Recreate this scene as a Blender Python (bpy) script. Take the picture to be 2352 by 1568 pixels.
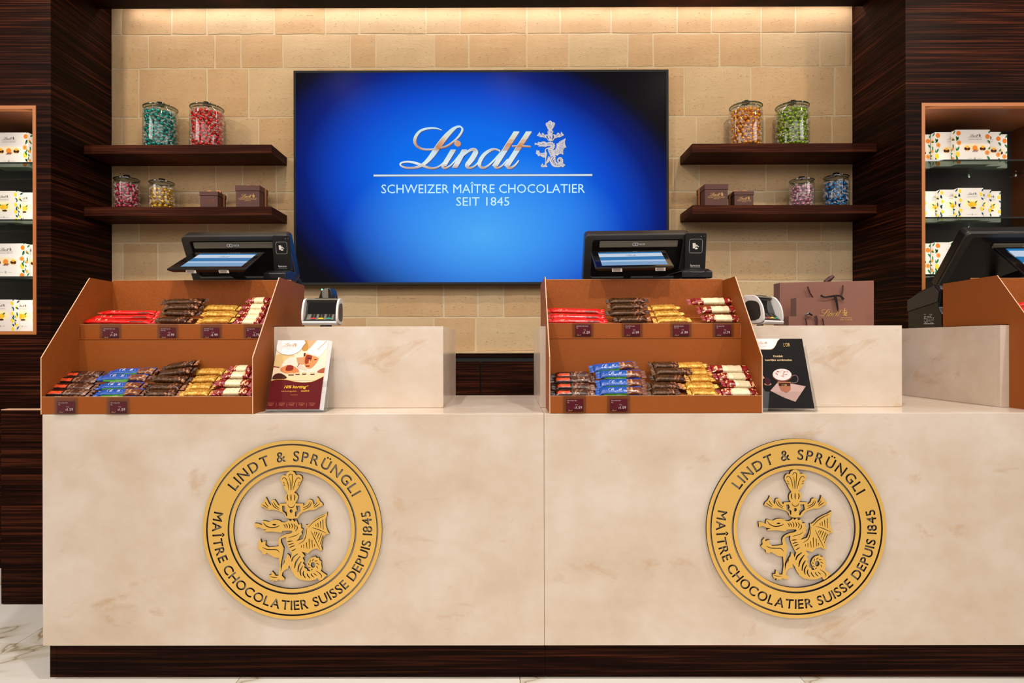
import bpy, math, random
from mathutils import Vector, Matrix, Euler
random.seed(7)
D = bpy.data
for o in list(D.objects): D.objects.remove(o, do_unlink=True)
SC = bpy.context.scene
COL = SC.collection
PI = math.pi

# ------------------------------------------------------------------ camera
W, H = 2352, 1568
F, CX, CY, ZC = 1400.0, 1161.4, 788.0, 1.117
RC = (Matrix.Rotation(0.0026, 3, 'Z') @ Matrix.Rotation(PI/2, 3, 'X') @ Matrix.Rotation(-0.0020, 3, 'Z'))
cd = D.cameras.new('camera'); cam = D.objects.new('camera', cd); COL.objects.link(cam)
cam.matrix_world = Matrix.Translation((0, 0, ZC)) @ RC.to_4x4()
cd.sensor_width = 36.0; cd.sensor_fit = 'HORIZONTAL'; cd.lens = F/W*36.0
cd.shift_x = (W/2-CX)/W; cd.shift_y = (CY-H/2)/W
cd.clip_start = 0.05; cd.clip_end = 60
SC.camera = cam
def P(px, py, Y):
    d = RC @ Vector(((px-CX)/F, -(py-CY)/F, -1.0))
    t = Y/d.y
    return Vector((d.x*t, Y, ZC+d.z*t))
def PXf(px, Y): return P(px, 788, Y).x
def PZf(px, py, Y): return P(px, py, Y).z

# ------------------------------------------------------------------ world, lights, exposure
vs = SC.view_settings
SC.display_settings.display_device = 'sRGB'
vs.view_transform = 'Standard'; vs.look = 'None'; vs.gamma = 1.0; vs.use_curve_mapping = False
vs.exposure = -0.10
wd = D.worlds.new('world'); SC.world = wd; wd.use_nodes = True
bg = wd.node_tree.nodes['Background']
bg.inputs['Color'].default_value = (1.0, 0.86, 0.74, 1); bg.inputs['Strength'].default_value = 0.27
def area(name, loc, rot, sx, sy, power, color=(1, .86, .70), spread=180):
    l = D.lights.new(name, 'AREA'); l.shape = 'RECTANGLE'; l.size = sx; l.size_y = sy
    l.energy = power; l.color = color; l.spread = math.radians(spread)
    o = D.objects.new(name, l); COL.objects.link(o); o.location = loc; o.rotation_euler = rot
    return o
def spot(name, loc, target, power, angle, blend=.6, size=.04, color=(1, .84, .64)):
    l = D.lights.new(name, 'SPOT'); l.energy = power; l.spot_size = math.radians(angle)
    l.spot_blend = blend; l.shadow_soft_size = size; l.color = color
    o = D.objects.new(name, l); COL.objects.link(o); o.location = loc
    o.rotation_euler = (Vector(target)-Vector(loc)).to_track_quat('-Z', 'Y').to_euler()
    return o
area('front_fill', (0, -1.7, 3.3), (math.radians(38), 0, 0), 5.5, 2.0, 108, (1, .95, .90))  # unseen soft area lamp, added as frontal fill from behind the camera
for i, x in enumerate((-2.4, -1.2, 0.0, 1.2, 2.4)):
    spot('ceiling_spot', (x, 2.32, 3.05), (x*0.96, 3.50, 1.9), 27, 105, .8, .03)
for i, x in enumerate((-1.9, -0.6, 0.7, 2.0)):
    spot('ceiling_spot', (x, 1.25, 3.25), (x*0.95, 2.15, 0.9), 106, 85, .8, .04, (1, .97, .93))
for sx in (-1, 1):
    area('side_fill', (sx*3.4, .9, 3.0), (Vector((-sx*.4, 2.3, 1.0))-Vector((sx*3.4, .9, 3.0))).to_track_quat('-Z', 'Y').to_euler(), 1.6, .8, 20, (1, .96, .92))  # unseen fill lamps, added to brighten the sides of the marble screens
area('cove_light', (0, 3.43, 3.045), (math.radians(8), 0, 0), 4.3, .03, 8, (1, .92, .90))

# ------------------------------------------------------------------ colours and materials
def lin(c):
    c = c/255.0
    return c/12.92 if c <= .04045 else ((c+.055)/1.055)**2.4
def rgb(r, g, b): return (lin(r), lin(g), lin(b), 1.0)
MATS = {}
def mat(name, color=(.5, .5, .5, 1), rough=.5, metal=0.0, spec=.5, coat=0.0, emit=None, estr=0.0, alpha=1.0):
    m = D.materials.new(name); m.use_nodes = True
    b = m.node_tree.nodes['Principled BSDF']
    b.inputs['Base Color'].default_value = color
    b.inputs['Roughness'].default_value = rough
    b.inputs['Metallic'].default_value = metal
    b.inputs['Specular IOR Level'].default_value = spec
    b.inputs['Coat Weight'].default_value = coat
    b.inputs['Coat Roughness'].default_value = .08
    if emit:
        b.inputs['Emission Color'].default_value = emit; b.inputs['Emission Strength'].default_value = estr
    MATS[name] = m
    return m
def nodes(m): return m.node_tree.nodes, m.node_tree.links, m.node_tree.nodes['Principled BSDF']
def ramp(n, stops):
    r = n.new('ShaderNodeValToRGB')
    el = r.color_ramp.elements
    while len(el) < len(stops): el.new(.5)
    for e, (p, c) in zip(el, stops): e.position = p; e.color = c
    return r
def noise_chain(m, scale, vec_scale=(1, 1, 1), detail=6, rough=.6, coord='Object', dist=0.0):
    n, l, b = nodes(m)
    tc = n.new('ShaderNodeTexCoord'); mp = n.new('ShaderNodeMapping'); ns = n.new('ShaderNodeTexNoise')
    mp.inputs['Scale'].default_value = vec_scale
    ns.inputs['Scale'].default_value = scale; ns.inputs['Detail'].default_value = detail
    ns.inputs['Roughness'].default_value = rough; ns.inputs['Distortion'].default_value = dist
    l.new(tc.outputs[coord], mp.inputs['Vector']); l.new(mp.outputs[0], ns.inputs['Vector'])
    return ns
def bump(m, src, strength=.2, distance=.002):
    n, l, b = nodes(m)
    bp = n.new('ShaderNodeBump'); bp.inputs['Strength'].default_value = strength; bp.inputs['Distance'].default_value = distance
    l.new(src, bp.inputs['Height']); l.new(bp.outputs[0], b.inputs['Normal'])
def mixc(m, fac, a, bcol):
    n, l, b = nodes(m)
    x = n.new('ShaderNodeMix'); x.data_type = 'RGBA'
    for sock, val in ((x.inputs[0], fac), (x.inputs[6], a), (x.inputs[7], bcol)):
        if hasattr(val, 'links') or isinstance(val, bpy.types.NodeSocket): l.new(val, sock)
        else: sock.default_value = val
    return x.outputs[2]
# dark macassar wood, grain runs horizontally
def wood(name, c0, c1, c2, rough=.38):
    m = mat(name, c1, rough+.12, spec=.05)
    n, l, b = nodes(m)
    a = noise_chain(m, 1.0, (1.6, 1.6, 120), 5, .62)
    r = ramp(n, [(.30, c0), (.50, c1), (.68, c2)])
    l.new(a.outputs['Fac'], r.inputs[0])
    a2 = noise_chain(m, 1.0, (.5, .5, 9), 3, .5)
    r2 = ramp(n, [(.35, (.55, .55, .55, 1)), (.65, (1.25, 1.2, 1.15, 1))])
    l.new(a2.outputs['Fac'], r2.inputs[0])
    x = n.new('ShaderNodeMix'); x.data_type = 'RGBA'; x.blend_type = 'MULTIPLY'; x.inputs[0].default_value = 1
    l.new(r.outputs[0], x.inputs[6]); l.new(r2.outputs[0], x.inputs[7]); l.new(x.outputs[2], b.inputs['Base Color'])
    bump(m, a.outputs['Fac'], .12, .001)
    return m
WOOD = wood('dark_wood', rgb(9, 3, 1), rgb(34, 13, 7), rgb(86, 42, 24))
WOOD_S = wood('shelf_wood', rgb(28, 10, 5), rgb(56, 25, 15), rgb(90, 46, 29))
# cream marble of the counter
MARBLE = mat('cream_marble', rgb(224, 204, 184), .22, coat=.15)
n, l, b = nodes(MARBLE)
a = noise_chain(MARBLE, 3.6, (1, 1, 1.2), 7, .62, dist=.15)
r = ramp(n, [(.30, rgb(212, 190, 166)), (.52, rgb(223, 205, 186)), (.72, rgb(232, 218, 204))])
l.new(a.outputs['Fac'], r.inputs[0])
a2 = noise_chain(MARBLE, 4.3, (1, 1, 1.7), 8, .66, dist=.7)
r2 = ramp(n, [(.60, (0, 0, 0, 1)), (.72, (.62, .62, .62, 1))])
l.new(a2.outputs['Fac'], r2.inputs[0])
o1 = mixc(MARBLE, r2.outputs[0], r.outputs[0], rgb(196, 152, 108))
a3 = noise_chain(MARBLE, 55, (1, 1, 1), 2, .5)
r3 = ramp(n, [(.74, (0, 0, 0, 1)), (.80, (.35, .35, .35, 1))])
l.new(a3.outputs['Fac'], r3.inputs[0])
l.new(mixc(MARBLE, r3.outputs[0], o1, rgb(190, 160, 130)), b.inputs['Base Color'])
# floor tiles
TILE = mat('white_veined_marble', rgb(236, 226, 214), .12, coat=.2)
n, l, b = nodes(TILE)
a = noise_chain(TILE, .8, (1, 1.8, 1), 7, .5, dist=1.3)
mth = n.new('ShaderNodeMath'); mth.operation = 'SUBTRACT'; mth.inputs[1].default_value = .5
ab = n.new('ShaderNodeMath'); ab.operation = 'ABSOLUTE'
l.new(a.outputs['Fac'], mth.inputs[0]); l.new(mth.outputs[0], ab.inputs[0])
r = ramp(n, [(0.0, rgb(166, 148, 116)), (.005, rgb(220, 208, 186)), (.03, rgb(240, 231, 218)), (.2, rgb(248, 240, 232))])
l.new(ab.outputs[0], r.inputs[0]); l.new(r.outputs[0], b.inputs['Base Color'])
GROUT = mat('grout', rgb(120, 92, 66), .8)
# sandstone blocks of the back wall: three tones
def stone(name, c0, c1):
    m = mat(name, c1, .82, spec=.25)
    n, l, b = nodes(m)
    a = noise_chain(m, 3.0, (1, 1, 1.6), 6, .6)
    r = ramp(n, [(.3, c0), (.7, c1)])
    l.new(a.outputs['Fac'], r.inputs[0]); l.new(r.outputs[0], b.inputs['Base Color'])
    g = noise_chain(m, 26, (1, 1, 1.3), 5, .65)
    v = noise_chain(m, 60, (1, 1, 1.8), 2, .5)
    rv = ramp(n, [(.30, (0, 0, 0, 1)), (.38, (1, 1, 1, 1))])
    l.new(v.outputs['Fac'], rv.inputs[0])
    big = noise_chain(m, 5, (1, 1, 2.2), 3, .5)
    rb = ramp(n, [(.42, (1, 1, 1, 1)), (.60, (0, 0, 0, 1))])
    l.new(big.outputs['Fac'], rb.inputs[0])
    mx = n.new('ShaderNodeMath'); mx.operation = 'MAXIMUM'
    l.new(rv.outputs[0], mx.inputs[0]); l.new(rb.outputs[0], mx.inputs[1])
    ad = n.new('ShaderNodeMath'); ad.operation = 'MULTIPLY_ADD'; ad.inputs[1].default_value = .8
    l.new(g.outputs['Fac'], ad.inputs[0]); l.new(mx.outputs[0], ad.inputs[2])
    bump(m, ad.outputs[0], .7, .006)
    return m
STONES = [stone('sandstone_a', rgb(196, 160, 116), rgb(210, 178, 138)),
          stone('sandstone_b', rgb(190, 154, 110), rgb(206, 172, 130)),
          stone('sandstone_c', rgb(198, 168, 128), rgb(210, 182, 142))]
MORTAR = mat('mortar', rgb(212, 190, 154), .9)
# bronze coloured board of the displays
CARD = mat('bronze_board', rgb(168, 104, 54), .5, spec=.2)
n, l, b = nodes(CARD)
a = noise_chain(CARD, 420, (1, 1, 1), 2, .5)
r = ramp(n, [(.3, rgb(142, 72, 24)), (.72, rgb(168, 92, 38))])
l.new(a.outputs['Fac'], r.inputs[0]); l.new(r.outputs[0], b.inputs['Base Color'])
EDGE = mat('pale_board_edge', rgb(222, 176, 140), .6)
FRAME = mat('bronze_frame', rgb(196, 120, 62), .45)
GOLD = mat('brushed_gold', rgb(242, 194, 100), .36, .30)
n, l, b = nodes(GOLD)
DARKSIDE = mat('dark_plate_edge', rgb(34, 22, 12), .5)
BLACK = mat('black_plastic', rgb(14, 13, 13), .32)
BLACKM = mat('matt_black', rgb(9, 7, 6), .7)
GLOSSK = mat('black_gloss', rgb(8, 7, 8), .10, coat=.6)
GREYP = mat('grey_plastic', rgb(120, 112, 98), .4)
DGREY = mat('dark_grey_plastic', rgb(52, 48, 44), .4)
SILVER = mat('silver_metal', rgb(190, 184, 176), .3, .8)
WHITEP = mat('white_plastic', rgb(236, 228, 222), .25, coat=.2)
PAPER = mat('white_paper', rgb(238, 232, 226), .6)
CHOC = mat('chocolate_brown_paper', rgb(88, 46, 36), .5)
BAGM = mat('brown_bag_paper', rgb(138, 92, 76), .42)
CORD = mat('brown_cord', rgb(70, 30, 22), .6)
RIBBON = mat('copper_ribbon', rgb(206, 130, 78), .3, .3)
BLACKR = mat('dark_ribbon', rgb(26, 12, 12), .35)
GOLDP = mat('gold_foil_print', rgb(226, 178, 96), .35, .5)
CLEARFILM = mat('clear_film', rgb(238, 222, 222), .18)
CLEARFILM.node_tree.nodes['Principled BSDF'].inputs['Transmission Weight'].default_value = .35
def attr_mat(name, emit=0.0, rough=.42, metal=0.0, crinkle=0.0, coat=0.0):
    m = mat(name, rough=rough, metal=metal, coat=coat)
    n, l, b = nodes(m)
    at = n.new('ShaderNodeAttribute'); at.attribute_name = 'Col'
    l.new(at.outputs['Color'], b.inputs['Base Color'])
    if emit:
        b.inputs['Base Color'].default_value = (0, 0, 0, 1)
        l.remove(b.inputs['Base Color'].links[0])
        l.new(at.outputs['Color'], b.inputs['Emission Color']); b.inputs['Emission Strength'].default_value = emit
    if crinkle:
        ns = noise_chain(m, 85, (1, 1, 1), 4, .6, dist=.6)
        bump(m, ns.outputs['Fac'], crinkle, .006)
    return m
PRINT = attr_mat('printed_colour', rough=.5)
PRINT.node_tree.nodes['Principled BSDF'].inputs['Specular IOR Level'].default_value = .12
EPRINT = attr_mat('screen_picture', emit=1.0)
FOIL = attr_mat('wrapper_foil', rough=.24, metal=.35, crinkle=.45)
FILM = attr_mat('wrapper_film', rough=.26, metal=.0, crinkle=.35, coat=.3)
def glass(name, tint=(1, 1, 1, 1), rough=.02, base=.04, grazing=.55):
    m = D.materials.new(name); m.use_nodes = True; t = m.node_tree; t.nodes.clear()
    out = t.nodes.new('ShaderNodeOutputMaterial'); mx = t.nodes.new('ShaderNodeMixShader')
    tr = t.nodes.new('ShaderNodeBsdfTransparent'); gl = t.nodes.new('ShaderNodeBsdfGlossy')
    lw = t.nodes.new('ShaderNodeLayerWeight'); lw.inputs['Blend'].default_value = .35
    mr = t.nodes.new('ShaderNodeMapRange'); mr.inputs[3].default_value = base; mr.inputs[4].default_value = grazing
    tr.inputs[0].default_value = tint; gl.inputs['Roughness'].default_value = rough
    t.links.new(lw.outputs['Facing'], mr.inputs[0]); t.links.new(mr.outputs[0], mx.inputs[0])
    t.links.new(tr.outputs[0], mx.inputs[1]); t.links.new(gl.outputs[0], mx.inputs[2]); t.links.new(mx.outputs[0], out.inputs[0])
    return m
GLASS = glass('clear_glass', (.94, .97, .95, 1), base=.018, grazing=.5)
GLASSG = glass('greenish_glass', (.66, .74, .68, 1), base=.08)
GLASSE = glass('glass_edge', (.16, .24, .20, 1), base=.1)
ACRYL = glass('clear_acrylic', (.96, .96, .96, 1), base=.010, grazing=.30)
LED = mat('led_strip', (1, .8, .6, 1), emit=(1, .88, .76, 1), estr=3)

# ------------------------------------------------------------------ mesh building
class MB:
    def __init__(s): s.v = []; s.f = []; s.mi = []; s.c = []; s.M = Matrix.Identity(4)
    def add(s, vs_, fs, mi=0, col=(1, 1, 1, 1)):
        o = len(s.v)
        for p in vs_: s.v.append(s.M @ Vector(p))
        for k, f in enumerate(fs):
            s.f.append(tuple(i+o for i in f)); s.mi.append(mi)
            s.c.append(col[k] if isinstance(col, list) else col)
        return s
    def box(s, x0, x1, y0, y1, z0, z1, mi=0, col=(1, 1, 1, 1)):
        v = [(x0, y0, z0), (x1, y0, z0), (x1, y1, z0), (x0, y1, z0), (x0, y0, z1), (x1, y0, z1), (x1, y1, z1), (x0, y1, z1)]
        f = [(0, 3, 2, 1), (4, 5, 6, 7), (0, 1, 5, 4), (1, 2, 6, 5), (2, 3, 7, 6), (3, 0, 4, 7)]
        return s.add(v, f, mi, col)
    def prism(s, poly, a0, a1, axis='x', mi=0, side_mi=None, col=(1, 1, 1, 1)):
        n = len(poly)
        def q(p, a): return {'x': (a, p[0], p[1]), 'y': (p[0], a, p[1]), 'z': (p[0], p[1], a)}[axis]
        v = [q(p, a0) for p in poly]+[q(p, a1) for p in poly]
        s.add(v, [tuple(range(n)), tuple(range(2*n-1, n-1, -1))], mi, col)
        o = len(s.v)-2*n
        sm = mi if side_mi is None else side_mi
        for i in range(n):
            j = (i+1) % n
            s.f.append((o+i, o+n+i, o+n+j, o+j)); s.mi.append(sm); s.c.append(col)
        return s
    def tube(s, pts, rad, n=8, mi=0, col=(1, 1, 1, 1), cap=True):
        pts = [Vector(p) for p in pts]; rr = rad if isinstance(rad, (list, tuple)) else [rad]*len(pts)
        v = []; f = []
        up = Vector((0, 0, 1))
        for i, p in enumerate(pts):
            t = (pts[min(i+1, len(pts)-1)]-pts[max(i-1, 0)]).normalized()
            a = t.cross(up)
            if a.length < .05: a = t.cross(Vector((1, 0, 0)))
            a.normalize(); b_ = t.cross(a).normalized()
            for k in range(n):
                an = 2*PI*k/n
                v.append(p+a*math.cos(an)*rr[i]+b_*math.sin(an)*rr[i])
        for i in range(len(pts)-1):
            for k in range(n):
                k2 = (k+1) % n
                f.append((i*n+k, (i+1)*n+k, (i+1)*n+k2, i*n+k2))
        if cap:
            f.append(tuple(range(n))); f.append(tuple((len(pts)-1)*n+k for k in range(n-1, -1, -1)))
        return s.add(v, f, mi, col)
    def lathe(s, prof, n=28, c=(0, 0, 0), mi=0, col=(1, 1, 1, 1)):
        v = []; f = []
        for r_, z in prof:
            for k in range(n):
                an = 2*PI*k/n; v.append((c[0]+r_*math.cos(an), c[1]+r_*math.sin(an), c[2]+z))
        for i in range(len(prof)-1):
            for k in range(n):
                k2 = (k+1) % n; f.append((i*n+k, i*n+k2, (i+1)*n+k2, (i+1)*n+k))
        return s.add(v, f, mi, col)
    def sphere(s, c, r, nu=10, nv=7, mi=0, col=(1, 1, 1, 1), sc=(1, 1, 1)):
        v = []; f = []
        for i in range(nv+1):
            th = PI*i/nv
            for k in range(nu):
                an = 2*PI*k/nu
                v.append((c[0]+r*sc[0]*math.sin(th)*math.cos(an), c[1]+r*sc[1]*math.sin(th)*math.sin(an), c[2]+r*sc[2]*math.cos(th)))
        for i in range(nv):
            for k in range(nu):
                k2 = (k+1) % nu; f.append((i*nu+k, (i+1)*nu+k, (i+1)*nu+k2, i*nu+k2))
        return s.add(v, f, mi, col)
    # flat shapes drawn on the local xz plane (seen from -y): layer gives the height above it
    def flat(s, pts, col, layer=1, mi=0, y0=0.0):
        return s.add([(p[0], y0-layer*.00025, p[1]) for p in pts], [tuple(range(len(pts)))], mi, col)
    def geo2(s, geo, ox, oz, sc, col, layer=1, mi=0, y0=0.0, shear=0.0):
        V, Fc = geo
        c = col
        if callable(col):
            c = [col(sum(V[i][1] for i in f)/len(f), sum(V[i][0] for i in f)/len(f)) for f in Fc]
        return s.add([(ox+p[0]*sc+p[1]*sc*shear, y0-layer*.00025, oz+p[1]*sc) for p in V], Fc, mi, c)
    def build(s, name, mats, parent=None, loc=None, rot=None, bevel=0, smooth=0, seg=2):
        me = D.meshes.new(name)
        me.from_pydata([tuple(p) for p in s.v], [], s.f)
        if not isinstance(mats, (list, tuple)): mats = [mats]
        for m in mats: me.materials.append(m)
        me.polygons.foreach_set('material_index', s.mi)
        if any(c != (1, 1, 1, 1) for c in s.c):
            at = me.color_attributes.new('Col', 'FLOAT_COLOR', 'CORNER')
            buf = []
            for p in me.polygons: buf.extend(list(s.c[p.index])*p.loop_total)
            at.data.foreach_set('color', buf)
        if smooth:
            me.shade_smooth(); me.set_sharp_from_angle(angle=math.radians(smooth))
        me.validate(); me.update()
        o = D.objects.new(name, me); COL.objects.link(o)
        if parent: o.parent = parent
        if loc: o.location = loc
        if rot: o.rotation_euler = rot
        if bevel:
            bv = o.modifiers.new('bevel', 'BEVEL'); bv.width = bevel; bv.segments = seg; bv.limit_method = 'ANGLE'
        return o
def tag(o, label, cat, group=None):
    o['label'] = label; o['category'] = cat
    if group: o['group'] = group
    return o
def thing(name, label, cat, loc=(0, 0, 0), rz=0.0, group=None):
    o = D.objects.new(name, None); COL.objects.link(o); o.empty_display_size = .05
    o.location = loc; o.rotation_euler = (0, 0, rz)
    return tag(o, label, cat, group)
def struct(o, label=None):
    o['kind'] = 'structure'
    if label: o['label'] = label
    return o
def children_of(o): return [c for c in D.objects if c.parent == o]
def copy_tree(o, parent=None):
    kids = children_of(o)
    c = o.copy(); COL.objects.link(c); c.parent = parent
    for k in kids: copy_tree(k, c)
    return c
# ---- 2D helpers
def smooth_line(pts, n=5, closed=False):
    out = []; N = len(pts)
    rng = range(N if closed else N-1)
    for i in rng:
        g = lambda j: Vector(pts[j % N] if closed else pts[max(0, min(N-1, j))])
        p0, p1, p2, p3 = g(i-1), g(i), g(i+1), g(i+2)
        for k in range(n):
            t = k/n
            out.append(.5*((2*p1)+(p2-p0)*t+(2*p0-5*p1+4*p2-p3)*t*t+(3*p1-p0-3*p2+p3)*t**3))
    if not closed: out.append(Vector(pts[-1]))
    return out
def ribbon(pts, w, n=5):
    """points, widths -> quad strip (V,F)"""
    if not isinstance(w, (list, tuple)): w = [w]*len(pts)
    q = smooth_line([(p[0], p[1], ww) for p, ww in zip(pts, w)], n)
    V = []; Fc = []
    for i, p in enumerate(q):
        a = q[min(i+1, len(q)-1)]; b_ = q[max(i-1, 0)]
        t = Vector((a[0]-b_[0], a[1]-b_[1]))
        if t.length < 1e-9: t = Vector((1, 0))
        t.normalize(); nn = Vector((-t.y, t.x))*(p[2]/2)
        V += [(p[0]+nn.x, p[1]+nn.y), (p[0]-nn.x, p[1]-nn.y)]
        if i: Fc.append((2*i-2, 2*i, 2*i+1, 2*i-1))
    return V, Fc
def ribbon_loop(pts, w, n=3):
    V, _ = ribbon(pts, w, n)
    return [V[i] for i in range(0, len(V), 2)]+[V[i] for i in range(len(V)-1, 0, -2)]
def ellipse(cx, cy, rx, ry, n=20, rot=0):
    return [(cx+rx*math.cos(a)*math.cos(rot)-ry*math.sin(a)*math.sin(rot), cy+rx*math.cos(a)*math.sin(rot)+ry*math.sin(a)*math.cos(rot)) for a in [2*PI*k/n for k in range(n)]]
def merge_geo(gs):
    V = []; Fc = []
    for v, f in gs:
        o = len(V); V += list(v); Fc += [tuple(i+o for i in q) for q in f]
    return V, Fc
def tmp_mesh(cu):
    o = D.objects.new('tmp', cu); COL.objects.link(o)
    bpy.context.view_layer.update()
    dg = bpy.context.evaluated_depsgraph_get()
    me = D.meshes.new_from_object(o.evaluated_get(dg))
    V = [tuple(v.co) for v in me.vertices]; Fc = [tuple(p.vertices) for p in me.polygons]
    D.meshes.remove(me); D.objects.remove(o, do_unlink=True); D.curves.remove(cu)
    return V, Fc
def fill_loops(loops, extrude=0.0):
    cu = D.curves.new('f', 'CURVE'); cu.dimensions = '2D'; cu.fill_mode = 'BOTH'; cu.extrude = extrude
    for lp in loops:
        sp = cu.splines.new('POLY'); sp.points.add(len(lp)-1)
        for q, p in zip(sp.points, lp): q.co = (p[0], p[1], 0, 1)
        sp.use_cyclic_u = True
    return tmp_mesh(cu)
TXT = {}
def text(s, shear=0.0, bold=0.0, space=1.0, res=2):
    """filled text, cap height about .72, centred on x, baseline 0"""
    k = (s, shear, bold, space, res)
    if k in TXT: return TXT[k]
    cu = D.curves.new('t', 'FONT'); cu.body = s; cu.size = 1.0; cu.shear = shear; cu.offset = bold
    cu.space_character = space; cu.align_x = 'CENTER'; cu.resolution_u = res; cu.fill_mode = 'FRONT'
    V, Fc = tmp_mesh(cu)
    TXT[k] = ([(v[0], v[1]) for v in V], Fc)
    return TXT[k]
def gwidth(g): xs = [v[0] for v in g[0]]; return max(xs)-min(xs)
GL = {}
def glyph_loops(ch):
    if ch in GL: return GL[ch]
    cu = D.curves.new('t', 'FONT'); cu.body = ch; cu.size = 1.0; cu.offset = .012
    o = D.objects.new('tmp', cu); COL.objects.link(o); bpy.context.view_layer.update()
    dg = bpy.context.evaluated_depsgraph_get()
    c2 = o.evaluated_get(dg).to_curve(dg)
    loops = []
    for sp in c2.splines:
        bp = sp.bezier_points; N = len(bp); lp = []
        for i in range(N):
            a = bp[i]; b_ = bp[(i+1) % N]
            p0, p1, p2, p3 = a.co, a.handle_right, b_.handle_left, b_.co
            straight = (p1-p0).cross(p3-p0).length < 1e-5 and (p2-p0).cross(p3-p0).length < 1e-5
            K = 1 if straight else 4
            for k in range(K):
                t = k/K; u = 1-t
                q = p0*u**3+p1*3*u*u*t+p2*3*u*t*t+p3*t**3
                lp.append((q.x, q.y))
        loops.append(lp)
    o.evaluated_get(dg).to_curve_clear()
    D.objects.remove(o, do_unlink=True); D.curves.remove(cu)
    def area_(lp): return sum(lp[i][0]*lp[(i+1) % len(lp)][1]-lp[(i+1) % len(lp)][0]*lp[i][1] for i in range(len(lp)))/2
    if loops:
        sgn = 1 if area_(max(loops, key=lambda q: abs(area_(q)))) > 0 else -1
        new = []
        for lp in loops:
            lp = [p for i, p in enumerate(lp) if (Vector(p)-Vector(lp[i-1])).length > 1e-4]
            out = []
            for i, p in enumerate(lp):
                a = Vector(lp[i-1]); b_ = Vector(lp[(i+1) % len(lp)]); p = Vector(p)
                n1 = (p-a).normalized(); n2 = (b_-p).normalized()
                m1 = Vector((n1.y, -n1.x)); m2 = Vector((n2.y, -n2.x)); mm = m1+m2
                if mm.length < .2: mm = m1
                mm.normalize(); k = 1/max(.5, mm.dot(m1))
                out.append(tuple(p+mm*(sgn*.017*k)))
            new.append(out)
        loops = new
    GL[ch] = loops
    return loops
# ---- the handwritten word of the logo, traced as strokes (unit: px of a 1320 px wide word)
def _script():
    g = []
    def st(pts, w): g.append(ribbon([(x-1000, 550-y) for x, y in pts], w, 5))
    st([(760, 168), (700, 150), (620, 152), (545, 178), (500, 235), (492, 290), (520, 335), (580, 360), (660, 362), (740, 350), (820, 325), (900, 265), (950, 205), (968, 160), (945, 134), (905, 140)],
       [5, 12, 16, 20, 26, 26, 22, 16, 14, 12, 14, 14, 16, 16, 16, 20])
    st([(910, 138), (870, 165), (810, 225), (750, 300), (690, 385), (640, 450), (590, 500), (540, 530), (480, 545), (410, 545), (360, 530), (345, 508), (370, 490), (430, 484), (500, 498), (560, 520), (630, 545), (690, 548), (750, 520), (820, 450), (860, 400)],
       [18, 32, 44, 50, 48, 40, 30, 22, 16, 16, 16, 14, 12, 16, 22, 24, 20, 14, 10, 8, 6])
    def stem(x0, y0, x1, y1, w):
        h = w/2; V = []; K = 9
        for k in range(K+1):
            t = k/K; V += [(x0+(x1-x0)*t-h-1000, 550-(y0+(y1-y0)*t)), (x0+(x1-x0)*t+h-1000, 550-(y0+(y1-y0)*t))]
        g.append((V, [(2*k, 2*k+1, 2*k+3, 2*k+2) for k in range(K)]))
    stem(878, 365, 778, 528, 50); st([(768, 515), (775, 540), (800, 548), (850, 520), (900, 465), (940, 410)], [30, 26, 16, 10, 9, 6])
    e = ellipse(920-1000, 550-305, 31, 29, 18); g.append((e, [tuple(range(18))]))
    stem(990, 365, 890, 545, 50); st([(930, 480), (990, 410), (1050, 368), (1095, 368), (1105, 395)], [8, 14, 22, 32, 40])
    st([(1105, 385), (1065, 455), (1015, 520), (1030, 546), (1060, 545), (1100, 520), (1160, 450)], [46, 48, 40, 22, 14, 10, 6])
    st([(1345, 380), (1300, 362), (1250, 370), (1190, 410), (1150, 465), (1136, 515), (1160, 545), (1205, 538), (1270, 485), (1350, 395)], [16, 16, 22, 30, 34, 32, 22, 14, 12, 10])
    stem(1510, 186, 1292, 528, 54); st([(1290, 515), (1300, 542), (1330, 546), (1370, 520), (1420, 460)], [36, 26, 14, 10, 6])
    stem(1634, 186, 1412, 528, 54); st([(1410, 515), (1425, 544), (1460, 545), (1500, 515), (1532, 472)], [36, 28, 18, 12, 6])
    st([(1465, 332), (1560, 332), (1650, 336)], [10, 14, 12])
    V, Fc = merge_geo(g)
    return [(x/1320, y/1320) for x, y in V], Fc
SCRIPT = _script()
# ---- the crest of the seal: plume, figure, dragon (traced in px of an enlarged view, 5.81 per photograph px)
CREST = [(525, 338), (500, 300), (480, 250), (460, 215), (443, 178), (450, 138), (478, 113), (515, 118), (527, 82), (562, 60), (600, 57), (635, 80), (650, 115), (692, 107), (726, 125), (736, 160), (718, 198), (702, 240), (680, 282), (652, 320), (625, 342), (658, 362), (676, 392), (672, 432), (650, 470), (640, 488), (746, 490), (750, 522), (790, 490), (800, 450), (830, 434), (865, 444), (878, 475), (885, 508), (915, 465), (925, 432), (930, 400), (957, 430), (970, 462), (1000, 483), (1012, 517), (985, 525), (950, 540), (915, 565), (880, 577), (830, 575), (790, 590), (740, 605), (705, 630), (685, 665), (665, 687), (625, 690), (600, 697), (550, 690), (510, 672), (495, 635), (465, 605), (420, 590), (370, 576), (330, 570), (290, 577), (255, 560), (215, 537), (172, 532), (185, 495), (215, 470), (235, 440), (248, 405), (266, 440), (290, 490), (315, 518), (320, 470), (330, 445), (365, 438), (387, 470), (410, 508), (430, 518), (432, 492), (527, 488), (505, 458), (500, 412), (512, 375), (535, 357)]
CREST_H = [[(465, 520), (500, 522), (512, 556), (502, 580), (534, 606), (531, 662), (520, 655), (506, 620), (470, 592)],
           [(650, 520), (702, 518), (712, 590), (672, 625), (652, 662), (636, 664), (636, 606), (662, 580), (655, 550)]]
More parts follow.
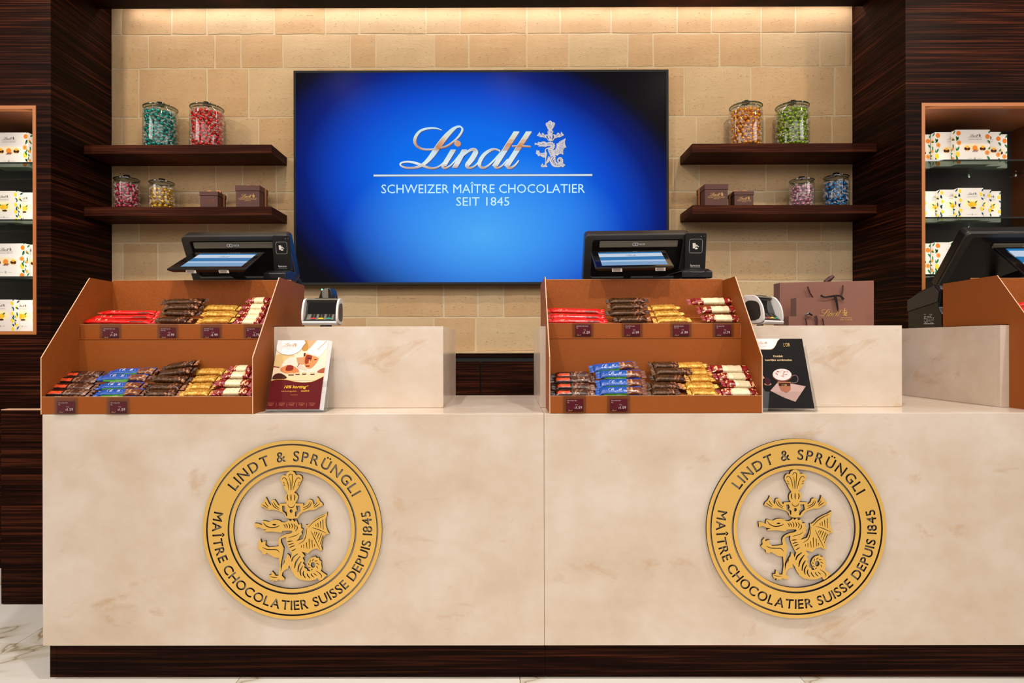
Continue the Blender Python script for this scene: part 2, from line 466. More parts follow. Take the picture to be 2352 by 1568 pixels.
CREST_S = [([(550, 135), (560, 108), (583, 98), (603, 115), (602, 165), (597, 230), (591, 312)], 9), ([(566, 150), (572, 210), (573, 312)], 8),
           ([(465, 172), (483, 148), (510, 155), (530, 190), (545, 240), (555, 312)], 9), ([(712, 172), (690, 148), (662, 158), (641, 200), (626, 250), (612, 310)], 9),
           ([(478, 205), (500, 225)], 9), ([(484, 240), (508, 252)], 9), ([(700, 205), (680, 222)], 9), ([(694, 238), (670, 250)], 9),
           ([(540, 372), (533, 410), (545, 452)], 15), ([(585, 368), (583, 410), (586, 455)], 15), ([(628, 372), (637, 410), (624, 450)], 15),
           ([(540, 500), (552, 530), (585, 546), (620, 530), (632, 500)], 9),
           ([(325, 475), (355, 530), (425, 576)], 11), ([(350, 466), (382, 522), (428, 553)], 11), ([(200, 503), (240, 530), (280, 556)], 11), ([(238, 468), (256, 502), (284, 532)], 11),
           ([(838, 465), (808, 520), (742, 547)], 11), ([(856, 472), (832, 528), (742, 578)], 11), ([(932, 468), (906, 508), (884, 526)], 11), ([(966, 492), (930, 520), (892, 545)], 11)]
DRAG = [(98, 750), (150, 757), (196, 778), (195, 745), (206, 718), (240, 722), (290, 735), (330, 714), (390, 707), (432, 717), (462, 740), (500, 742), (532, 726), (553, 706), (575, 724), (604, 702), (628, 732), (655, 712), (670, 748), (682, 772), (716, 762), (718, 818), (744, 830), (720, 868), (730, 898), (703, 920), (690, 950), (655, 990), (740, 962), (766, 900), (784, 825), (778, 772), (800, 778), (832, 758), (880, 708), (950, 668), (1020, 638), (1066, 606), (1062, 650), (1042, 700), (1046, 780), (1066, 850), (1092, 892), (1045, 900), (1012, 940), (992, 1000), (986, 1060), (1000, 1112), (965, 1117), (925, 1088), (870, 1102), (830, 1132), (805, 1157), (770, 1142), (722, 1132), (745, 1160), (767, 1190), (736, 1210), (757, 1252), (738, 1282), (767, 1312), (757, 1342), (792, 1362), (802, 1388), (842, 1390),
        (810, 1345), (792, 1292), (815, 1240), (850, 1210), (905, 1193), (925, 1215), (955, 1213), (962, 1245), (987, 1260), (985, 1300), (992, 1345), (978, 1385), (1012, 1412), (1042, 1433), (1060, 1446), (1030, 1470), (1000, 1502), (960, 1522), (945, 1500), (935, 1482), (900, 1502), (850, 1517), (780, 1517), (700, 1502), (640, 1462), (600, 1402), (575, 1342), (552, 1308),
        (545, 1358), (522, 1362), (490, 1382), (466, 1410), (460, 1450), (497, 1490), (490, 1512), (440, 1512), (415, 1496), (390, 1522), (355, 1512), (333, 1533), (338, 1502), (300, 1502), (290, 1472), (283, 1444), (320, 1442), (328, 1390), (357, 1420), (375, 1450), (413, 1450), (420, 1400), (430, 1320), (421, 1212), (360, 1207), (300, 1172), (258, 1147), (240, 1172), (198, 1160), (190, 1122), (150, 1097), (128, 1070), (152, 1048), (145, 1000), (175, 962), (190, 1010), (212, 996), (247, 988), (240, 1040), (280, 1070), (350, 1066), (420, 1054), (411, 1000), (419, 960), (448, 930), (510, 900), (580, 886), (604, 866), (590, 851), (530, 850), (470, 855), (455, 877), (400, 870), (330, 862), (218, 867), (214, 851), (262, 838), (214, 832), (150, 802), (104, 822)]
DRAG_H = [[(520, 935), (514, 975), (530, 1030), (550, 1080), (575, 1130), (596, 1160), (574, 1225), (562, 1182), (530, 1158), (522, 1202), (498, 1240), (470, 1300), (455, 1350), (446, 1400), (444, 1300), (465, 1200), (486, 1085), (465, 1040), (447, 1000), (446, 962), (480, 943)],
          ellipse(874, 1306, 31, 38, 14), ellipse(362, 771, 26, 10, 10)]
DRAG_S = [([(482, 768), (502, 790), (500, 818)], 12), ([(508, 760), (532, 790), (530, 822)], 12), ([(545, 752), (567, 788), (560, 826)], 12), ([(582, 752), (602, 785), (592, 824)], 12), ([(618, 758), (638, 790), (622, 836)], 12), ([(655, 778), (668, 820), (640, 858)], 12),
          ([(688, 885), (650, 915), (590, 932), (545, 948)], 8), ([(535, 1002), (565, 992), (604, 988)], 13), ([(546, 1042), (580, 1030), (618, 1018)], 13), ([(562, 1076), (596, 1062), (632, 1046)], 13), ([(590, 1122), (615, 1110), (645, 1090)], 13),
          ([(590, 1262), (612, 1205), (672, 1158)], 20), ([(630, 1350), (648, 1270), (704, 1190)], 22), ([(672, 1402), (684, 1325), (720, 1262)], 20), ([(716, 1452), (704, 1390), (738, 1320)], 18), ([(776, 1482), (744, 1432), (752, 1382)], 17), ([(836, 1485), (806, 1450), (792, 1418)], 16), ([(888, 1474), (858, 1445), (846, 1420)], 14), ([(925, 1448), (900, 1432), (884, 1414)], 12),
          ([(1036, 648), (940, 696), (872, 745), (815, 808)], 10), ([(796, 815), (782, 905), (752, 985), (682, 1030)], 9), ([(862, 812), (950, 838), (1055, 886)], 10), ([(848, 858), (900, 965), (965, 1098)], 10),
          ([(912, 768), (918, 800)], 10), ([(940, 748), (946, 808)], 11), ([(972, 728), (980, 818)], 11), ([(1006, 706), (1012, 836)], 11),
          ([(902, 866), (888, 902)], 10), ([(930, 868), (906, 930)], 11), ([(960, 878), (926, 962)], 11), ([(990, 892), (946, 1000)], 11), ([(1012, 912), (968, 1036)], 11),
          ([(722, 1048), (718, 1080)], 10), ([(752, 1035), (752, 1086)], 11), ([(788, 1008), (796, 1092)], 11), ([(822, 960), (828, 1092)], 11), ([(862, 975), (866, 1078)], 11), ([(892, 1030), (896, 1066)], 10),
          ([(214, 742), (250, 786), (320, 812), (395, 800), (430, 780)], 12), ([(200, 1072), (260, 1098), (330, 1102), (395, 1106), (428, 1142)], 11),
          ([(910, 1384), (955, 1412), (988, 1450), (984, 1482)], 10), ([(500, 1248), (482, 1300)], 9), ([(300, 1462), (345, 1470), (400, 1474)], 9)]
for k in range(9):
    an = 2*PI*k/9+.3
    if 30 < math.degrees(an) % 360 < 75: continue
    DRAG_S.append(([(874+50*math.cos(an), 1306+56*math.sin(an)), (880+74*math.cos(an+.35), 1306+80*math.sin(an+.35))], 11))
def _nrm(lp): return [((x-598)/1480, (1540-y)/1480) for x, y in lp]
def taper(pts, w): return ribbon_loop(pts, [w*.45]+[w]*(len(pts)-2)+[w*.45] if len(pts) > 2 else [w, w*.6], 3)
DR_SIMPLE = fill_loops([_nrm(CREST), _nrm(DRAG), _nrm(DRAG_H[0])])
DR_FULL = [_nrm(CREST)]+[_nrm(x) for x in CREST_H]+[_nrm(ellipse(585, 590, 20, 24, 12))]+[_nrm(taper(*x)) for x in CREST_S]+[_nrm(DRAG)]+[_nrm(x) for x in DRAG_H]+[_nrm(taper(*x)) for x in DRAG_S]
def logo(mb, ox, oz, w, col, layer=1, lines=None, mi=0, y0=0.0, ruler=True):
    """script word, small dragon, rule and lettering; w = width of the rule, oz = baseline of the word"""
    flatc = col if not callable(col) else col(0, 0)
    mb.geo2(SCRIPT, ox-w*.0776, oz, w*.603, col, layer, mi, y0)
    mb.geo2(DR_SIMPLE, ox+w*.31, oz, w*.216, col, layer, mi, y0)
    if ruler: mb.flat([(ox-w/2, oz-w*.036), (ox+w/2, oz-w*.036), (ox+w/2, oz-w*.027), (ox-w/2, oz-w*.027)], flatc, layer, mi, y0)
    for k, t in enumerate(lines or []):
        g = text(t)
        V, Fc = g
        gw = gwidth(g)
        sz = w*.057
        if k == 0:
            kx = w*.93/gw; V = [(v[0]*kx/sz, v[1]) for v in V]
        mb.geo2((V, Fc), ox, oz-w*(.112+.058*k), sz, flatc, layer, mi, y0)
# ------------------------------------------------------------------ the room
YW = 3.50          # face of the stone wall
XL, XR = P(256, 400, YW).x, P(1958.5, 400, YW).x     # side cheeks of the recess
YN = 3.035         # face of the wood cabinets left and right
def rectbox(name, x0, x1, y0, y1, z0, z1, m, parent=None, bevel=0):
    return MB().box(x0, x1, y0, y1, z0, z1).build(name, m, parent, bevel=bevel)
# floor: joint grid plus tiles
fl = struct(rectbox('floor', -7, 7, -3, 6, -.03, -.004, GROUT))
TW = .9365
for i in range(-4, 5):
    for j in range(-3, 4):
        x0 = -1.833+TW*(i+2); y0 = 2.273+TW*(j-1)
        t = MB().box(0.0012, TW-.0012, .0012, TW-.0012, -.004, 0)
        t.build('tile', TILE, fl, loc=(x0, y0, 0))
# back wall with blocks
zt = PZf(1100, -70, YW); zb = PZf(1100, 808.5, YW)
wb = struct(MB().box(XL, XR, YW+.0036, YW+.12, 0, zt).build('wall_back', MORTAR))
rows = [(-45, 77.5, [279, 394, 474, 629, 747.5, 825, 978, 1056.6, 1210, 1287, 1404, 1556, 1634.5, 1749, 1828]),
        (77.5, 155, [340, 493, 553, 650, 804, 863, 998, 1077, 1210, 1307, 1442, 1501, 1653, 1749, 1884, 1943]),
        (155, 268, [318, 475, 570.6, 725, 880, 1000, 1155, 1270, 1420, 1572, 1725, 1917]),
        (268, 363.5, [280, 437, 593, 700, 850, 960, 1110, 1240, 1390, 1480, 1600, 1757, 1911]),
        (363.5, 441, [342, 495, 556, 634, 780, 890, 1030, 1190, 1300, 1450, 1547, 1606, 1760, 1856]),
        (441, 482, [300, 410, 520, 636, 760, 930, 1050, 1220, 1330, 1500, 1640, 1780, 1870]),
        (482, 556, [318, 476, 572, 690, 820, 985, 1080, 1240, 1400, 1540, 1617, 1809, 1887]),
        (556, 646, [281.5, 362, 520, 640, 760, 900, 1010, 1160, 1300, 1420, 1540, 1678, 1831, 1909]),
        (646, 728, [330, 470, 600, 770, 865, 1019, 1097, 1157, 1290, 1420, 1560, 1690, 1850]),
        (728, 808, [360, 520, 690, 842, 996, 1093, 1260, 1400, 1560, 1700, 1850])]
rnd = random.Random(3)
def stone_block(w, h):
    mb = MB(); g = .0052; nx = max(2, int(w/.07)); nz = max(2, int(h/.07))
    front = []
    def rim(t0, ax): return rnd.uniform(-.0022, .0022)
    xs = [g+(w-2*g)*i/nx for i in range(nx+1)]; zs = [g+(h-2*g)*j/nz for j in range(nz+1)]
    V = []; idx = {}
    for j, z in enumerate(zs):
        for i, x in enumerate(xs):
            e = i in (0, nx) or j in (0, nz)
            dx = rim(0, 0) if e else rnd.uniform(-.008, .008); dz = rim(0, 0) if e else rnd.uniform(-.008, .008)
            y = .0015 if e else rnd.uniform(-.0035, -.0015)
            idx[i, j] = len(V); V.append((x+dx, y, z+dz))
    F_ = [(idx[i, j], idx[i+1, j], idx[i+1, j+1], idx[i, j+1]) for i in range(nx) for j in range(nz)]
    # inner loop near the rim keeps the arris tight; skirt back into the joint
    loop = [idx[i, 0] for i in range(nx)]+[idx[nx, j] for j in range(nz)]+[idx[i, nz] for i in range(nx, 0, -1)]+[idx[0, j] for j in range(nz, 0, -1)]
    base = len(V)
    for k in loop: V.append((V[k][0], .0075, V[k][2]))
    L = len(loop)
    for k in range(L): F_.append((loop[k], base+k, base+(k+1) % L, loop[(k+1) % L]))
    mb.add(V, F_)
    return mb
for (ya, yb, js) in rows:
    z1 = PZf(1107, ya, YW); z0 = PZf(1107, yb, YW)
    xs = [XL]+[P(j, (ya+yb)/2, YW).x for j in js]+[XR]
    for a_, b_ in zip(xs[:-1], xs[1:]):
        mb = stone_block(b_-a_, z1-z0)
        o = mb.build('stone', STONES[rnd.randrange(3)], wb, loc=(a_, YW, z0), smooth=40)
# wood cheeks, header
wl = struct(rectbox('wall_left', XL-.05, XL, YN, YW+.12, 0, 3.4, WOOD))
wr = struct(rectbox('wall_right', XR, XR+.05, YN, YW+.12, 0, 3.4, WOOD))
zs_ = ZC+(788-17.5)/F*3.40
struct(rectbox('ceiling', XL, XR, 2.95, 3.40, zs_, 3.4, WOOD))
struct(rectbox('trim_1', XL, XR, 3.40, YW+.1, 3.10, 3.4, BLACKM))
led = rectbox('led_strip', XL+.02, XR-.02, 3.425, 3.445, 3.07, 3.08, LED); tag(led, 'warm glowing light strip hidden above the top edge of the stone wall', 'light')
# low back cabinets under the stone wall
bc = thing('back_cabinet', 'low dark wood cabinet run below the stone wall, seen between the two till screens', 'cabinet', (0, YW-.02, 0))
zc_ = zb
MB().box(XL+.002, XR-.002, -.015, .02, zc_-.006, zc_-.001).build('top_ledge', STONES[1], bc)
MB().box(XL+.002, XR-.002, -.005, .02, PZf(1145, 819.5, 3.48), zc_-.0065).build('top_rail', WOOD, bc)
MB().box(XL+.002, XR-.002, .004, .02, .02, PZf(1145, 819.5, 3.48)-.0005).build('carcass', BLACKM, bc)
zd = PZf(1145, 830, 3.475)
dx = [XL+.004, P(500, 860, 3.475).x, P(800, 860, 3.475).x, P(1102, 860, 3.475).x, P(1105.5, 860, 3.475).x, P(1405, 860, 3.475).x, P(1705, 860, 3.475).x, XR-.004]
for a_, b_ in [(dx[0], dx[1]-.004), (dx[1], dx[2]-.004), (dx[2], dx[3]), (dx[4], dx[5]-.004), (dx[5], dx[6]-.004), (dx[6], dx[7])]:
    MB().box(a_, b_, -.018, .0035, .1, zd).build('cabinet_door', WOOD, bc, bevel=.001)

# ---- niches left and right: wood face with a bronze framed opening
def niche(side, xo0, xo1, zo0, zo1, xin, xout):
    """opening xo0..xo1 x zo0..zo1 in a wood face reaching from xin (at the cheek) to xout"""
    f = .0175
    root = struct(MB().box(min(xin, xo0 if side > 0 else xo1), max(xin, xo0 if side > 0 else xo1), YN, YN+.018, 0, 3.4).build('wall_left' if side < 0 else 'wall_right', WOOD))
    a0, a1 = (xo0, xout) if side > 0 else (xout, xo1)
    MB().box(a0, a1, YN, YN+.018, zo1, 3.4).build('upper_panel', WOOD, root)
    MB().box(a0, a1, YN, YN+.018, 0, zo0).build('lower_panel', WOOD, root)
    if side < 0: MB().box(xout, xo0, YN, YN+.018, zo0, zo1).build('outer_panel', WOOD, root)
    else: MB().box(xo1, xout, YN, YN+.018, zo0, zo1).build('outer_panel', WOOD, root)
    return root
YB = YN+.36
zo1 = PZf(2200, 236.5, YN); zo0 = PZf(60, 768, YN)
lx1 = P(84, 500, YN).x; lx0 = lx1-1.05
rx0 = P(2116.5, 500, YN).x; rx1 = rx0+.76
wlf = niche(-1, lx0, lx1, zo0, zo1, XL-.0502, lx0-.6)
wrf = niche(1, rx0, rx1, zo0, zo1, XR+.0502, rx1+.6)
FT = .0165
NICHE_IN = mat('niche_lining', rgb(118, 66, 34), .5)
NICHE_BK = mat('niche_back', rgb(26, 14, 9), .6)
def shelf_unit(label, x0, x1, shelves, zoff=0.0):
    r = thing('display_niche', label, 'shelving', (0, YN, 0))
    for (a_, b_, c_, d_) in ((x0, x1, zo1-FT, zo1), (x0, x1, zo0, zo0+FT), (x0, x0+FT, zo0+FT, zo1-FT), (x1-FT, x1, zo0+FT, zo1-FT)):
        MB().box(a_, b_, -.004, .03, c_, d_).build('frame_bar', FRAME, r)
    MB().box(x0+FT, x1-FT, .36, .37, zo0, zo1).build('back_panel', NICHE_BK, r)
    MB().box(x0, x0+FT, .0305, .36, zo0, zo1).box(x1-FT, x1, .0305, .36, zo0, zo1).box(x0+FT, x1-FT, .0305, .36, zo1-FT, zo1).box(x0+FT, x1-FT, .0305, .36, zo0, zo0+FT).build('lining', NICHE_IN, r)
    pins = MB()
    for xx, sg in ((x0+FT, 1), (x1-FT, -1)):
        for yy in (.09, .29):
            z = zo0+.08
            while z < zo1-.05:
                pins.box(xx, xx+sg*.0006, yy, yy+.004, z, z+.004); z += .032
    pins.build('shelf_pin_hole', BLACKM, r)['kind'] = 'stuff'
    for z in shelves:
        g = MB().box(x0+FT+.002, x1-FT-.002, .045, .35, z-.008, z).build('glass_shelf', GLASSG, r)
        MB().box(x0+FT+.002, x1-FT-.002, .043, .0448, z-.0082, z+.0002).build('front_edge', GLASSE, g)
        for xx in (x0+FT+.02, x1-FT-.02):
            for yy in (.07, .31):
                MB().tube([(xx, yy, z-.014), (xx, yy, z-.009)], .008, 10).build('shelf_clamp', SILVER, g)
    return r
LEDN = mat('niche_led', (1, .9, .75, 1), emit=(1, .86, .66, 1), estr=2.5)
ZS = [PZf(2200, 366.5, YN+.045), PZf(2200, 498, YN+.045), PZf(2200, 629.5, YN+.045)]
NL = shelf_unit('bronze framed display niche with glass shelves in the dark wood wall at the far left', lx0, lx1, ZS)
NR = shelf_unit('bronze framed display niche with glass shelves in the dark wood wall at the far right', rx0, rx1, ZS)
for x0, x1 in ((lx0, lx1), (rx0, rx1)):      # upright light strips just behind the frame, left and right
    zm = (zo0+zo1)/2
    for xx, sg in ((x0+FT+.004, 1), (x1-FT-.004, -1)):
        area('niche_light', (xx, YN+.034, zm), Vector((sg*.75, .66, 0)).to_track_quat('-Z', 'Y').to_euler(), .008, 1.05, 1.7, (1, .93, .84))
# low gate panel at the left end of the counter
gx0 = P(2.5, 1100, 2.61).x; gx1 = gx0+.52
gate = thing('wooden_gate', 'low dark wood panel behind the left end of the counter', 'gate', ((gx0+gx1)/2, 2.61, 0))
gz = PZf(50, 940, 2.61)
MB().box(-(gx1-gx0)/2, (gx1-gx0)/2, 0, .04, .004, gz-.003).build('gate_panel', WOOD, gate)
MB().box(-(gx1-gx0)/2, (gx1-gx0)/2, 0, .04, gz-.003, gz).build('top_edge', EDGE, gate)

# ------------------------------------------------------------------ floating wall shelves
def wshelf(label, x0, x1, y0z, side):
    z1 = PZf(y0z[0], y0z[1], 3.27)
    r = thing('wall_shelf', label, 'shelf', ((x0+x1)/2, 3.27, z1), group='dark wood wall shelves')
    w = (x1-x0)/2
    MB().box(-w, w, 0, YW-3.27-.001, -.047, 0).build('board', WOOD_S, r, bevel=.0008, seg=1)
    return z1
sLx1 = P(623.5, 340, 3.27).x; sRx0 = P(1590, 340, 3.27).x
ZU_L = wshelf('upper dark wood wall shelf left of the screen, carrying two big candy jars', XL+.001, sLx1, (400, 332.5), 0)
ZL_L = wshelf('lower dark wood wall shelf left of the screen, carrying two jars and two gift boxes', XL+.001, sLx1, (400, 475), 0)
ZU_R = wshelf('upper dark wood wall shelf right of the screen, carrying two big candy jars', sRx0, XR-.001, (1800, 329), 0)
ZL_R = wshelf('lower dark wood wall shelf right of the screen, carrying two gift boxes and two jars', sRx0, XR-.001, (1800, 470.5), 0)

# ------------------------------------------------------------------ wall screen
ty = 3.43
tl = P(674, 162.2, ty); br = P(1536.5, 652, ty)
tx0, tx1, tz1, tz0 = tl.x, br.x, tl.z, br.z
tv = thing('wall_screen', 'large black framed television on the stone wall glowing blue with a chocolate maker logo', 'television', ((tx0+tx1)/2, ty, tz0))
tw = (tx1-tx0)/2; th = tz1-tz0; bz = .0125
MB().box(-tw, tw, .004, .05, 0, th).build('casing', BLACKM, tv, bevel=.004)
MB().box(-tw*.55, tw*.55, .05, .0695, th*.25, th*.75).build('wall_mount', BLACKM, tv)
fr = MB()
for q in ((-tw, tw, th-bz, th), (-tw, tw, 0, bz), (-tw, -tw+bz, bz, th-bz), (tw-bz, tw, bz, th-bz)): fr.box(q[0], q[1], 0, .0035, q[2], q[3])
fr.build('bezel', BLACKM, tv)
SCR = mat('screen_glow', (.004, .004, .005, 1), .3, spec=.012)
n, l, b = nodes(SCR)
tc = n.new('ShaderNodeTexCoord')
def grad(cx, cz, rx, rz, rot):
    mp = n.new('ShaderNodeMapping'); mp.vector_type = 'POINT'
    g = n.new('ShaderNodeVectorMath'); g.operation = 'SUBTRACT'; g.inputs[1].default_value = (cx, 0, cz)
    l.new(tc.outputs['Object'], g.inputs[0]); l.new(g.outputs[0], mp.inputs['Vector'])
    mp.inputs['Rotation'].default_value = (0, rot, 0)
    s2 = n.new('ShaderNodeVectorMath'); s2.operation = 'MULTIPLY'; s2.inputs[1].default_value = (1/rx, 0, 1/rz)
    l.new(mp.outputs[0], s2.inputs[0])
    ln = n.new('ShaderNodeVectorMath'); ln.operation = 'LENGTH'; l.new(s2.outputs[0], ln.inputs[0])
    return ln.outputs['Value']
def tvp(px, py): q = P(px, py, ty); return q.x-tv.location.x, q.z-tz0
c1 = tvp(1105, 440); u = 3.43/F
e1 = grad(c1[0], c1[1], 475*u, 322*u, math.radians(-16))
r1 = ramp(n, [(0.0, rgb(0, 125, 250)), (.40, rgb(0, 110, 240)), (.62, rgb(0, 72, 205)), (.80, rgb(0, 28, 120)), (.95, rgb(4, 8, 42)), (1.0, rgb(9, 8, 14))])
mr_ = n.new('ShaderNodeMath'); mr_.operation = 'MULTIPLY'; mr_.inputs[1].default_value = .92
l.new(e1, mr_.inputs[0]); l.new(mr_.outputs[0], r1.inputs[0])
c2 = tvp(1110, 540)
e2 = grad(c2[0], c2[1], 330*u, 200*u, 0)
r2 = ramp(n, [(0.0, (.75, .75, .75, 1)), (.5, (.35, .35, .35, 1)), (1.0, (0, 0, 0, 1))]); l.new(e2, r2.inputs[0])
res = mixc(SCR, r2.outputs[0], r1.outputs[0], rgb(92, 190, 255))
l.new(res, b.inputs['Emission Color']); b.inputs['Emission Strength'].default_value = 1.0
MB().add([(-tw+bz, .001, bz), (tw-bz, .001, bz), (tw-bz, .001, th-bz), (-tw+bz, .001, th-bz)], [(0, 1, 2, 3)]).build('display_panel', SCR, tv)
pic = MB()
o0 = tvp(1109, 386.3); wl_ = tvp(1360, 400)[0]-tvp(857.5, 400)[0]
hh = wl_*.19
def tvcol(z, x=0):
    t = max(0, min(1, z/.31))
    pal = [(.0, rgb(190, 150, 120)), (.12, rgb(225, 235, 240)), (.40, rgb(200, 225, 235)), (.50, rgb(190, 120, 72)), (.62, rgb(214, 150, 100)), (.78, rgb(214, 220, 200)), (1.0, rgb(190, 225, 240))]
    for (p0, ca), (p1, cb) in zip(pal[:-1], pal[1:]):
        if t <= p1:
            k = (t-p0)/(p1-p0); return tuple(ca[i]*(1-k)+cb[i]*k for i in range(4))
    return pal[-1][1]
# dark outline below the letters first, then the bright letters
pic.geo2(SCRIPT, o0[0]-wl_*.0776+.004, o0[1]-.004, wl_*.603, rgb(8, 60, 140), 1)
pic.geo2(SCRIPT, o0[0]-wl_*.0776-.002, o0[1]+.002, wl_*.603, rgb(200, 232, 255), 2)
pic.geo2(SCRIPT, o0[0]-wl_*.0776, o0[1], wl_*.603, tvcol, 3)
pic.geo2(DR_SIMPLE, o0[0]+wl_*.31+.003, o0[1]-.003, wl_*.216, rgb(10, 50, 120), 1)
pic.geo2(fill_loops(DR_FULL), o0[0]+wl_*.31, o0[1], wl_*.216, rgb(206, 200, 205), 2)
za = o0[1]-wl_*.036
pic.flat([(o0[0]-wl_/2, za-.004), (o0[0]+wl_/2, za-.004), (o0[0]+wl_/2, za+wl_*.010), (o0[0]-wl_/2, za+wl_*.010)], rgb(30, 70, 140), 1)
pic.flat([(o0[0]-wl_/2, za), (o0[0]+wl_/2, za), (o0[0]+wl_/2, za+wl_*.008), (o0[0]-wl_/2, za+wl_*.008)], rgb(206, 226, 238), 2)
tA = text('SCHWEIZER MAÎTRE CHOCOLATIER'); kx = wl_*.93/gwidth(tA)
z_a = tvp(1109, 443.2)[1]
pic.add([(o0[0]+v[0]*kx, -.0006, z_a+v[1]*wl_*.058) for v in tA[0]], tA[1], 0, rgb(196, 238, 255))
tB = text('SEIT 1845'); kx = wl_*.243/gwidth(tB); z_b = tvp(1109, 472.3)[1]
pic.add([(o0[0]+v[0]*kx, -.0006, z_b+v[1]*wl_*.057) for v in tB[0]], tB[1], 0, rgb(196, 238, 255))
pic.build('screen_logo', EPRINT, tv)

# ------------------------------------------------------------------ counter
YC = 2.0; ZT = PZf(1250, 949.5, YC); ZBt = PZf(1250, 1482, YC)
X0 = P(97.5, 1200, YC).x; XS = P(1250, 1200, YC).x; X1 = 3.4; YBK = 2.71
cn = thing('shop_counter', 'long cream marble counter with a dark wood plinth across the foreground', 'counter', (0, YC, 0))
for a_, b_ in ((X0, XS-.0004), (XS+.0004, X1)):
    MB().box(a_, b_, 0, .02, ZBt, ZT).build('front_slab', MARBLE, cn, bevel=.0015)
    MB().box(a_, b_, .0203, YBK-YC, ZT-.02, ZT).build('worktop', MARBLE, cn, bevel=.0015)
MB().box(X0, X0+.02, .0205, YBK-YC, ZBt, ZT-.0202).build('end_slab', MARBLE, cn, bevel=.0015)
MB().box(X0+.022, X1, .06, YBK-YC-.03, .02, ZT-.0205).build('carcass', BLACKM, cn)
px0 = P(115, 1520, YC+.04).x; pxm = P(1252.5, 1520, YC+.04).x
for a_, b_ in ((px0, P(130, 1520, 2.04).x-.0006), (P(130, 1520, 2.04).x+.0006, pxm-.0006), (pxm+.0006, X1)):
    MB().box(a_, b_, .04, .059, .001, ZBt-.0005).build('plinth', WOOD, cn)
MB().box(X0+.02, X1, .0205, .0395, ZBt, ZBt+.02).build('drip_edge', MARBLE, cn)
# low marble screens around the tills
YBf = 2.185
def till_screen(label, xa, xb, rz=0.0, loc=None):
    zt_ = PZf(1017, 749.3, YBf)
    h = zt_-ZT; w = xb-xa
    r = thing('till_screen', label, 'counter screen', loc or (xa, YBf, ZT), rz, 'marble screens on the counter')
    MB().box(0, w, 0, .019, .0005, h).build('front_panel', MARBLE, r, bevel=.001)
    MB().box(0, .019, .0195, .53, .0005, h).build('side_panel', MARBLE, r, bevel=.001)
    MB().box(w-.019, w, .0195, .53, .0005, h).build('side_panel', MARBLE, r, bevel=.001)
    return zt_
ZBT = till_screen('left marble screen on the counter, behind the chef brochure', P(97.5, 900, YC).x+.03, P(1018, 850, YBf).x)
till_screen('middle marble screen on the counter, behind the black coffee leaflet', P(1241, 850, YBf).x, P(2072, 850, YBf).x)
till_screen('right marble screen on the counter, its side facing the paper bags', 0, 1.4, .0235, (P(2298, 930, 2.167).x, 2.167, ZT))

# ------------------------------------------------------------------ the two seals
SEALG = None
def seal(px, py, label):
    global SEALG
    c = P(px, py, YC); R_ = 205.0/F*YC
    r = thing('round_seal', label, 'emblem', (c.x, YC, c.z), group=None)
    def ring(ra, rb, name):
        loops = [ellipse(0, 0, ra, ra, 96), ellipse(0, 0, rb, rb, 96)]
        plate(loops, name)
    def plate(loops, name, th=.009):
        V, Fc = fill_loops([[(x*R_, z*R_) for x, z in lp] for lp in loops], th/2)
        mb = MB()
        mb.v = [Vector((v[0], -th/2-.0003-v[2], v[1])) for v in V]
        for f in Fc:
            zs2 = [V[i][2] for i in f]
            mb.f.append(f); mb.c.append((1, 1, 1, 1)); mb.mi.append(0 if (max(zs2)-min(zs2) < 1e-6) else 1)
        return mb.build(name, [GOLD, DARKSIDE], r)
    if SEALG is None:
        ring(1.0, .962, 'outer_ring'); ring(.700, .660, 'inner_ring')
        loops = [ellipse(0, 0, .943, .943, 110), ellipse(0, 0, .722, .722, 96)]
        def arc(txt, ang0, ang1, rb, cap, sgn, xs_=1.0):
            caph = .73
            sc = cap/caph
            items = []; tot = 0
            for ch in txt:
                if ch == ' ': w_ = .30; lp = []; xm = 0
                else:
                    lp = glyph_loops(ch); xsv = [p[0] for q in lp for p in q]; w_ = (max(xsv)-min(xsv))*xs_+.105; xm = min(xsv)
                items.append((lp, w_, xm)); tot += w_
            span = math.radians(ang1-ang0); pos = 0
            for lp, w_, xm in items:
                a_ = math.radians(ang0)+span*(pos+w_/2)/tot
                for q in lp:
                    out = []
                    for (x, y) in q:
                        xx = ((x-xm)*xs_-(w_-.105)/2)*sc; yy = y*sc
                        if sgn > 0: rr = rb+yy; out.append((rr*math.cos(a_)+xx*math.sin(a_), rr*math.sin(a_)-xx*math.cos(a_)))
                        else: rr = rb-yy; out.append((rr*math.cos(a_)-xx*math.sin(a_), rr*math.sin(a_)+xx*math.cos(a_)))
                    loops.append(out)
                pos += w_
        arc('LINDT & SPRÜNGLI', 146.5, 28.0, .768, .118, 1)
        arc('MAÎTRE CHOCOLATIER SUISSE DEPUIS 1845', 166, 374.5, .892, .108, -1)
        plate(loops, 'lettered_band')
        k = 1480/748/5.81*3.647; oy = (783-(1070-1000)*3.647-1540*3.647/5.81)/748
        ox = ((570-460)*3.647+598*3.647/5.81-777)/748
        plate([[(x*k+ox, z*k+oy) for x, z in lp] for lp in DR_FULL], 'dragon_crest')
        SEALG = r
    else:
        for ch in children_of(SEALG):
            o = ch.copy(); COL.objects.link(o); o.parent = r
    return r
seal(673.5, 1214.5, 'round gold seal with a dragon on the left half of the marble counter front')
seal(1826, 1211.5, 'round gold seal with a dragon on the right half of the marble counter front')
